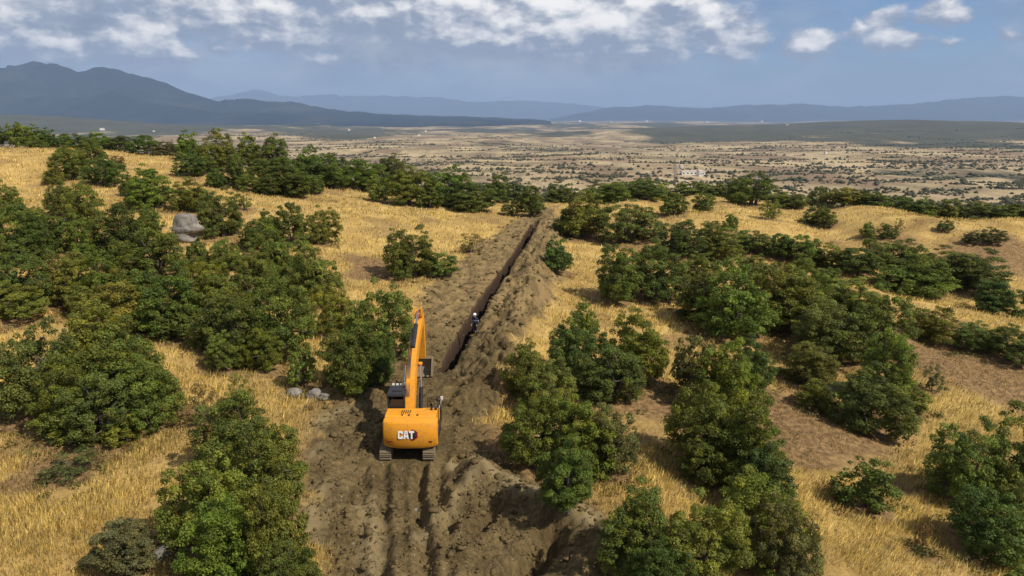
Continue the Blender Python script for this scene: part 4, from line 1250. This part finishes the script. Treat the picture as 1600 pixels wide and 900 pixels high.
# engine hood and side bodies
hood = MB().prism([(-1.10, 1.32), (-1.10, 2.44), (-1.0, 2.50), (-.12, 2.50), (-.02, 2.44), (-.02, 1.32)], -1.36, 1.32, .04).build('engine_hood', M_OR, ex)
MB().box((-.30, -.62, 2.505), (.75, .55, .03), .01).build('hood_panel', M_OR, hood)
for k in range(5):
    MB().box((-.52 + .11 * k, -.62, 2.525), (.05, .42, .012)).build('vent_slot', M_BK, hood)
MB().box((.62, -.58, 2.51), (.55, .60, .03), .01).build('hood_panel', M_OR, hood)
for q in ((-.1, -1.0), (-.45, -.98), (.35, -1.0)):
    MB().rod((q[0], q[1], 2.49), (q[0], q[1], 2.54), .05, 10).build('hood_cap', M_BK, hood)
MB().pipe([(1.02, -.35, 2.48), (1.02, -.35, 2.78), (1.02, -.42, 2.86)], .06, 12).build('exhaust_pipe', M_BK, hood)
MB().rod((1.24, -.3, 2.48), (1.24, -.3, 2.62), .07, 12).build('air_intake', M_BK, hood)
MB().prism([(-.02, 1.32), (-.02, 2.18), (.75, 2.14), (1.30, 1.85), (1.35, 1.32)], .40, 1.28, .03).build('fuel_tank', M_OR, ex)
tb = MB().box((1.05, 1.55, 1.55), (.62, .5, .45), .03).build('tool_box', M_BK, ex)
MB().prism([(-.02, 1.32), (-.02, 1.55), (1.40, 1.5), (1.45, 1.32)], -1.40, -.42, .02).build('cab_base', M_BK, ex)
# cab: posts, roof and dark glass
cab = MB()
x0, x1, y0, y1, zb, zt = -1.40, -.44, .03, 1.62, 1.50, 3.12
for (px_, py_) in ((x0 + .05, y0 + .05), (x1 - .05, y0 + .05)):
    cab.box((px_, py_, (zb + zt) / 2), (.09, .09, zt - zb), .015)
for px_ in (x0 + .05, x1 - .05):
    cab.pipe([(px_, y1, zb), (px_, y1 + .02, zb + .8), (px_, y1 - .25, zt)], .05, 6)
    cab.box((px_, .80, zb + (zt - zb) / 2), (.07, .08, zt - zb), .01)
cab.box(((x0 + x1) / 2, .85, zb + .2), (x1 - x0 - .02, y1 - y0 - .1, .44), .02)
cabo = cab.build('cab', M_BK, ex)
MB().prism([(y0 - .03, zt - .02), (y0 - .02, zt + .08), (y0 + .12, zt + .13), (y1 - .35, zt + .12), (y1 - .22, zt + .06), (y1 - .22, zt - .02)], x0 - .01, x1 + .01, .03).build('cab_roof', M_BK, cabo)
MB().box(((x0 + x1) / 2, .75, zt + .14), (.55, .6, .04), .015).build('roof_hatch', M_BK, cabo)
MB().box(((x0 + x1) / 2, y0 + .03, zb + .95), (x1 - x0 - .16, .015, .98)).build('rear_window', M_GL, cabo)
MB().box((x0 + .045, .82, zb + .95), (.015, 1.36, .98)).build('side_window', M_GL, cabo)
MB().box((x1 - .045, .82, zb + .95), (.015, 1.36, .98)).build('side_window', M_GL, cabo)
MB().prism([(y1 + .0, zb + .1), (y1 + .015, zb + .1), (y1 - .22, zt - .05), (y1 - .235, zt - .05)], x0 + .1, x1 - .1).build('windscreen', M_GL, cabo)
for k in range(4):
    MB().box(((x0 + x1) / 2 - .33 + .22 * k, y1 - .30, zt + .17), (.13, .10, .10), .02).build('roof_lamp', M_LAMP, cabo)
MB().box((x0 - .16, 1.35, 2.75), (.06, .05, .34), .015).pipe([(x0, 1.45, 2.4), (x0 - .15, 1.4, 2.5), (x0 - .16, 1.37, 2.7)], .018).build('mirror', M_BK, cabo)
MB().box((1.38, 1.60, 2.35), (.14, .05, .20), .02).pipe([(1.2, 1.5, 1.75), (1.3, 1.58, 2.0), (1.36, 1.6, 2.3)], .018).build('mirror', M_LAMP, ex)
MB().pipe([(1.32, .1, 1.5), (1.32, .1, 2.85), (1.32, .7, 2.85), (1.32, 1.3, 2.5), (1.32, 1.3, 1.6)], .022).pipe([(.62, 1.3, 1.7), (.62, 1.3, 2.55), (1.32, 1.3, 2.55)], .022).build('handrail', M_BK, ex)
# boom, stick and bucket
BXC = -.24


def limb(name, stations, half, mat, parent):
    """box-section limb: (y, z, depth, half-width factor)"""
    up = []; dn = []
    for i, (u, w, dep) in enumerate(stations):
        q0 = stations[max(i - 1, 0)]; q1 = stations[min(i + 1, len(stations) - 1)]
        L = math.hypot(q1[0] - q0[0], q1[1] - q0[1]); nx_, nz_ = -(q1[1] - q0[1]) / L, (q1[0] - q0[0]) / L
        up.append((u + nx_ * dep / 2, w + nz_ * dep / 2)); dn.append((u - nx_ * dep / 2, w - nz_ * dep / 2))
    m_ = MB()
    rings_ = []
    for a_, b_ in zip(up, dn):
        rings_.append([m_.b.verts.new((BXC + s * half, *q)) for s, q in ((-1, a_), (1, a_), (1, b_), (-1, b_))])
    for r0, r1 in zip(rings_, rings_[1:]):
        for k in range(4):
            m_.b.faces.new((r0[k], r0[(k + 1) % 4], r1[(k + 1) % 4], r1[k]))
    m_.b.faces.new(rings_[0][::-1]); m_.b.faces.new(rings_[-1])
    bmesh.ops.bevel(m_.b, geom=[e for e in m_.b.edges if e.calc_face_angle(0) > .8], offset=.03, segments=2, affect='EDGES')
    return m_.build(name, mat, parent)


boom = limb('boom', [(.30, 1.85, .42), (.75, 2.55, .62), (1.35, 3.45, .80), (2.05, 4.30, .88), (2.9, 4.92, .80), (4.1, 5.38, .62), (5.2, 5.72, .46), (5.75, 5.86, .36)], .245, M_OR, ex)
for yy_, zz_ in ((1.12, 3.72), (2.0, 4.80)):
    MB().box((BXC, yy_ - .12, zz_ - .22), (.66, .06, .10), .01).build('hose_clamp', M_OR, boom)
for k in range(3):
    xx = BXC - .20 + .07 * k
    MB().pipe([(xx, .35, 2.2), (xx, .62, 2.95), (xx, 1.10, 3.75), (xx, 1.72, 4.62), (xx, 2.7, 5.36), (xx, 3.9, 5.74)], .026).build('hydraulic_hose', M_BK, boom)
stick = limb('stick', [(5.05, 6.42, .30), (5.45, 6.15, .50), (5.75, 5.86, .62), (6.0, 5.0, .56), (6.15, 4.0, .46), (6.25, 3.1, .36)], .22, M_OR, ex)
for s in (-1, 1):
    MB().prism([(4.92, 6.20), (4.98, 6.66), (5.16, 6.70), (5.40, 6.36), (5.3, 6.1)], BXC + s * .19 - .03, BXC + s * .19 + .03, .01).build('stick_lug', M_OR, stick)
cyl = MB().rod((BXC, 2.35, 5.10), (BXC, 3.95, 5.95), .125, 16).build('stick_cylinder', M_BK, boom)
MB().rod((BXC, 3.95, 5.95), (BXC, 5.06, 6.50), .065, 12).build('piston_rod', M_CH, cyl)
for s in (-1, 1):
    cyl = MB().rod((BXC + s * .46, 1.15, 1.42), (BXC + s * .46, 1.80, 2.95), .11, 16).build('boom_cylinder', M_BK, ex)
    MB().rod((BXC + s * .46, 1.80, 2.95), (BXC + s * .42, 2.30, 4.15), .06, 12).build('piston_rod', M_CH, cyl)
    MB().rod((BXC + s * .30, 2.30, 4.15), (BXC + s * .50, 2.30, 4.15), .10, 12).build('pin', M_OR, cyl)
cyl = MB().rod((BXC, 6.25, 5.75), (BXC, 6.52, 4.45), .10, 14).build('bucket_cylinder', M_BK, stick)
MB().rod((BXC, 6.52, 4.45), (BXC, 6.62, 3.55), .055, 12).build('piston_rod', M_CH, cyl)
MB().box((BXC, 6.45, 3.40), (.40, .42, .10), .02).build('bucket_link', M_BK, stick)
bkt = MB()
bprof = [(6.30, 3.15), (6.62, 3.05), (6.72, 2.5), (6.45, 2.0), (5.95, 1.85), (5.50, 2.1), (5.58, 2.16), (5.95, 1.97), (6.38, 2.1), (6.60, 2.5), (6.52, 2.92), (6.26, 3.0)]
bkt.prism(bprof, BXC - .62, BXC + .62, .012)
for s in (-1, 1):
    bkt.prism([(6.30, 3.12), (6.62, 3.02), (6.70, 2.5), (6.43, 2.03), (5.95, 1.88), (5.52, 2.12), (5.85, 2.75)], BXC + s * .62 - .025, BXC + s * .62 + .025)
bko = bkt.build('bucket', M_ST, ex)
for k in range(5):
    MB().prism([(5.55, 2.08), (5.22, 2.33), (5.55, 2.18)], BXC - .56 + .28 * k - .05, BXC - .56 + .28 * k + .05).build('bucket_tooth', M_ST, bko)

# ------------------------------------------------------------------ person at the trench
fp = unproject(739, 529)
for _ in range(20):                                          # he stands on the right lip, not in the cut
    if seg_dist(fp[:1], fp[1:], TRENCH)[0][0] > .85:
        break
    fp = fp + np.array([.05, 0])
PZ = float(height(*fp)) - .02
person = empty('person', (fp[0], fp[1], PZ), math.radians(160))
tag(person, 'person in dark work clothes and white helmet standing at the trench', 'person')
J = {'pel': (0, 0, .95), 'waist': (0, .01, 1.10), 'chest': (0, .03, 1.32), 'neck': (0, .05, 1.48), 'head0': (0, .07, 1.56), 'head1': (0, .09, 1.66), 'head2': (0, .09, 1.74),
     'hl': (-.10, 0, .90), 'kl': (-.13, .05, .50), 'al': (-.15, -.02, .09), 'tl': (-.16, .15, .04), 'hr': (.10, 0, .90), 'kr': (.12, .02, .50), 'ar': (.13, -.06, .09), 'tr': (.15, .11, .04),
     'sl': (-.19, .03, 1.40), 'el': (-.27, .04, 1.13), 'wl': (-.22, .20, .93), 'pl': (-.21, .25, .88), 'sr': (.19, .03, 1.40), 'er': (.27, .02, 1.13), 'wr': (.25, .16, .91), 'pr': (.245, .20, .86)}
E = [('pel', 'waist'), ('waist', 'chest'), ('chest', 'neck'), ('neck', 'head0'), ('head0', 'head1'), ('head1', 'head2'), ('pel', 'hl'), ('hl', 'kl'), ('kl', 'al'), ('al', 'tl'), ('pel', 'hr'), ('hr', 'kr'), ('kr', 'ar'), ('ar', 'tr'),
     ('chest', 'sl'), ('sl', 'el'), ('el', 'wl'), ('wl', 'pl'), ('chest', 'sr'), ('sr', 'er'), ('er', 'wr'), ('wr', 'pr')]
RAD = {'pel': .15, 'waist': .135, 'chest': .16, 'neck': .06, 'head0': .085, 'head1': .098, 'head2': .075, 'h': .095, 'k': .068, 'a': .05, 't': .045, 's': .075, 'e': .05, 'w': .034, 'p': .036}
for s in 'lr':                                   # five fingers a hand
    sg = -1 if s == 'l' else 1
    px_, py_, pz_ = J['p' + s]
    for f in range(4):
        J[f'f{f}{s}'] = (px_ + sg * (.026 - .017 * f), py_ + .045, pz_ - .035 - .004 * (f % 3)); J[f'g{f}{s}'] = (px_ + sg * (.026 - .017 * f), py_ + .052, pz_ - .075 - .004 * (f % 3))
        E += [('p' + s, f'f{f}{s}'), (f'f{f}{s}', f'g{f}{s}')]
    J['u' + s] = (px_ - sg * .045, py_ + .02, pz_ - .02); E += [('p' + s, 'u' + s)]
names = list(J); me = bpy.data.meshes.new('body')
me.from_pydata([J[k] for k in names], [(names.index(a_), names.index(b_)) for a_, b_ in E], [])
body = link('body', me, None, person)
md = body.modifiers.new('skin', 'SKIN'); md.use_smooth_shade = True
if not me.skin_vertices:
    bpy.context.view_layer.objects.active = body
for i, k in enumerate(names):
    r_ = RAD.get(k) or (.009 if k[0] in 'fgu' else RAD[k[0]])
    sv = me.skin_vertices[0].data[i]; sv.radius = (r_, r_ * (.8 if k in ('chest', 'waist', 'pel') else 1)); sv.use_root = (k == 'pel')
body.modifiers.new('subsurf', 'SUBSURF').render_levels = 2
m_cloth, t, p, o = material('work_clothes', .85, .2)
cx_, cy_, cz_ = t.xyz(t.n('ShaderNodeTexCoord').outputs['Object'])[:3]
cc_ = t.mix(t.m('GREATER_THAN', cz_, .98), (.03, .03, .04), (.028, .034, .06))
cc_ = t.mix(t.m('MULTIPLY', t.m('GREATER_THAN', cz_, 1.17), t.m('LESS_THAN', cz_, 1.25)), cc_, (.35, .36, .40))
cc_ = t.mix(t.m('MULTIPLY', t.m('GREATER_THAN', cz_, .30), t.m('LESS_THAN', cz_, .37)), cc_, (.35, .36, .38))
cc_ = t.mix(t.m('LESS_THAN', cz_, .10), cc_, (.02, .016, .012))
cc_ = t.mix(t.m('MAXIMUM', t.m('GREATER_THAN', cz_, 1.50), t.m('MULTIPLY', t.m('LESS_THAN', cz_, .93), t.m('GREATER_THAN', t.m('ABSOLUTE', cx_), .195))), cc_, (.42, .25, .17))
t.put(p.inputs['Base Color'], cc_)
me.materials.append(m_cloth)
hb = bmesh.new(); bmesh.ops.create_uvsphere(hb, u_segments=18, v_segments=10, radius=.135)
for v_ in hb.verts:
    if v_.co.z < -.01:
        v_.co.z = -.012; v_.co.x *= 1.12; v_.co.y *= 1.25
    v_.co.z *= .95
me = bpy.data.meshes.new('helmet'); hb.to_mesh(me); hb.free()
link('helmet', me, M_WH, person, (0, .09, 1.71))
nb = MB().box((0, .205, 1.62), (.03, .04, .05), .01).build('nose', m_cloth, body)

# ------------------------------------------------------------------ valley buildings
m_wall = flat_mat('whitewashed_wall', (.72, .69, .62), .9, .1)
m_roof = flat_mat('pale_roof', (.45, .38, .32), .9, .1)
m_pane = flat_mat('dark_window', (.03, .035, .04), .3, .4)


def vpoint(px, py):
    d = pix_dir(px, py); tt = np.linspace(400, 16000, 30000)
    f = CAMZ + d[2] * tt - hbase(d[0] * tt, d[1] * tt)
    k = int(np.argmax(f < 0)) if (f < 0).any() else -1
    return d[0] * tt[k], d[1] * tt[k], tt[k]


def barn(px, py, wpx, hpx, label, rz=0.0, cat='building', name='farm_building', group=None, win=True):
    X, Y, tt = vpoint(px, py)
    w, h = wpx * tt / FPX, hpx * tt / FPX
    dp = max(w * .35, h * 1.2)
    r = empty(name, (X, Y, float(hbase(X, Y)) - .3), rz)
    MB().box((0, 0, h * .38), (w, dp, h * .76)).build('wall', m_wall, r)
    MB().prism([(-dp / 2 - .4, h * .76), (0, h), (dp / 2 + .4, h * .76)], -w / 2 - .4, w / 2 + .4).build('roof', m_roof, r)
    if win:
        nw = max(2, int(w / 7))
        for k in range(nw):
            MB().box((-w / 2 + w * (k + .5) / nw, -dp / 2 - .05, h * .40), (w / nw * .4, .12, h * .26)).build('window', m_pane, r)
    tag(r, label, cat, group)
    return r


barn(1082, 273, 36, 7, 'long low white farm building in the valley beyond domed tree')
barn(1093, 275, 6, 10, 'small tall white block in front of the long farm building', 0.1)
barn(1064, 263, 4, 6, 'tiny white hut at the left end of long farm building', .2)
barn(160, 204, 6, 4, 'lone white house on the plain beyond the left skyline', .3, win=False)
for i, (px, py, w) in enumerate([(497, 196, 4), (545, 204, 3), (600, 190, 3), (612, 193, 4), (628, 191, 3), (665, 206, 3), (640, 196, 3), (700, 190, 4), (720, 193, 3), (760, 192, 3), (812, 190, 3), (845, 188, 3), (905, 189, 4), (955, 188, 3), (1010, 186, 4), (1060, 188, 3), (1105, 187, 3), (1190, 188, 4), (655, 212, 3), (585, 216, 3), (240, 206, 3), (330, 208, 3), (1230, 196, 3), (1290, 240, 4), (1480, 262, 5), (1515, 258, 4)]):
    barn(px, py, w, w * .75, 'tiny pale house among many scattered over the hazy far plain', i * .7, 'house', 'house', 'houses on the far plain', False)

# dirt road running away past the farm
rp = [vpoint(px, py) for px, py in ((1056, 284), (1056, 276), (1055, 262), (1054, 250), (1058, 240), (1066, 232))]
V = []; F = []
pts = []
for (a_, b_) in zip(rp, rp[1:]):
    for k in range(12):
        pts.append((a_[0] + (b_[0] - a_[0]) * k / 12, a_[1] + (b_[1] - a_[1]) * k / 12))
for (X, Y) in pts:
    z = float(hbase(X, Y)) + .9
    V += [(X - 3.2, Y, z), (X + 3.2, Y, z)]
for k in range(len(pts) - 1):
    F.append((2 * k, 2 * k + 1, 2 * k + 3, 2 * k + 2))
me = bpy.data.meshes.new('dirt_road'); me.from_pydata(V, [], F); me.update()
tag(link('dirt_road', me, flat_mat('road_dust', (.20, .155, .115), .95, .05)), kind='structure')

# ------------------------------------------------------------------ low undergrowth round the oak clumps
UX, UY, US, UC = [], [], [], []
for (e, (X, Y, w, h)) in zip(TREES, SPOTS):
    if Y > 90:
        continue
    for _ in range(int(4 + w * 1.6)):
        a = rng.uniform(0, 6.283); rr_ = w * rng.uniform(.42, .78)
        x_, y_ = X + rr_ * math.cos(a), Y + rr_ * math.sin(a)
        if sdist(np.array([x_]), np.array([y_]), CORR)[0] < .4:
            continue
        UX.append(x_); UY.append(y_); US.append(rng.uniform(.18, .55)); UC.append(rng.random())
UX, UY, US, UC = map(np.array, (UX, UY, US, UC))
per = 46
dd = rng.normal(size=(len(UX), per, 3)); dd /= np.linalg.norm(dd, axis=2, keepdims=True); dd[:, :, 2] = np.abs(dd[:, :, 2])
cc = np.stack([UX, UY, height(UX, UY)], -1)[:, None] + dd * US[:, None, None] * np.array([1.3, 1.3, .95]) * rng.uniform(.5, 1.15, (len(UX), per, 1))
V, F = leaf_quads(cc.reshape(-1, 3), (dd + rng.normal(size=dd.shape) * .5).reshape(-1, 3), .065, rng)
cg_ = np.array([1.0, 1.0, 1.0]); cb_ = np.array([1.7, .95, 1.3]); cy_2 = np.array([1.9, 1.5, 1.1])
tc_ = np.where((UC < .45)[:, None], cg_, np.where((UC < .75)[:, None], cb_, cy_2)) * rng.uniform(.7, 1.3, (len(UX), 1))
ume = mesh_np('undergrowth', V, F); add_attr(ume, 'tone', np.repeat(np.repeat(tc_, per, 0) * rng.uniform(.8, 1.2, (len(UX) * per, 1)), 4, 0), 'FLOAT_COLOR')
uo = tag(link('undergrowth', ume, m_leaf), 'low scrub and dead weeds round the feet of the oaks', 'undergrowth', None, 'stuff')
uo.color = (.085, .090, .026, 1)
print('undergrowth', len(UX))
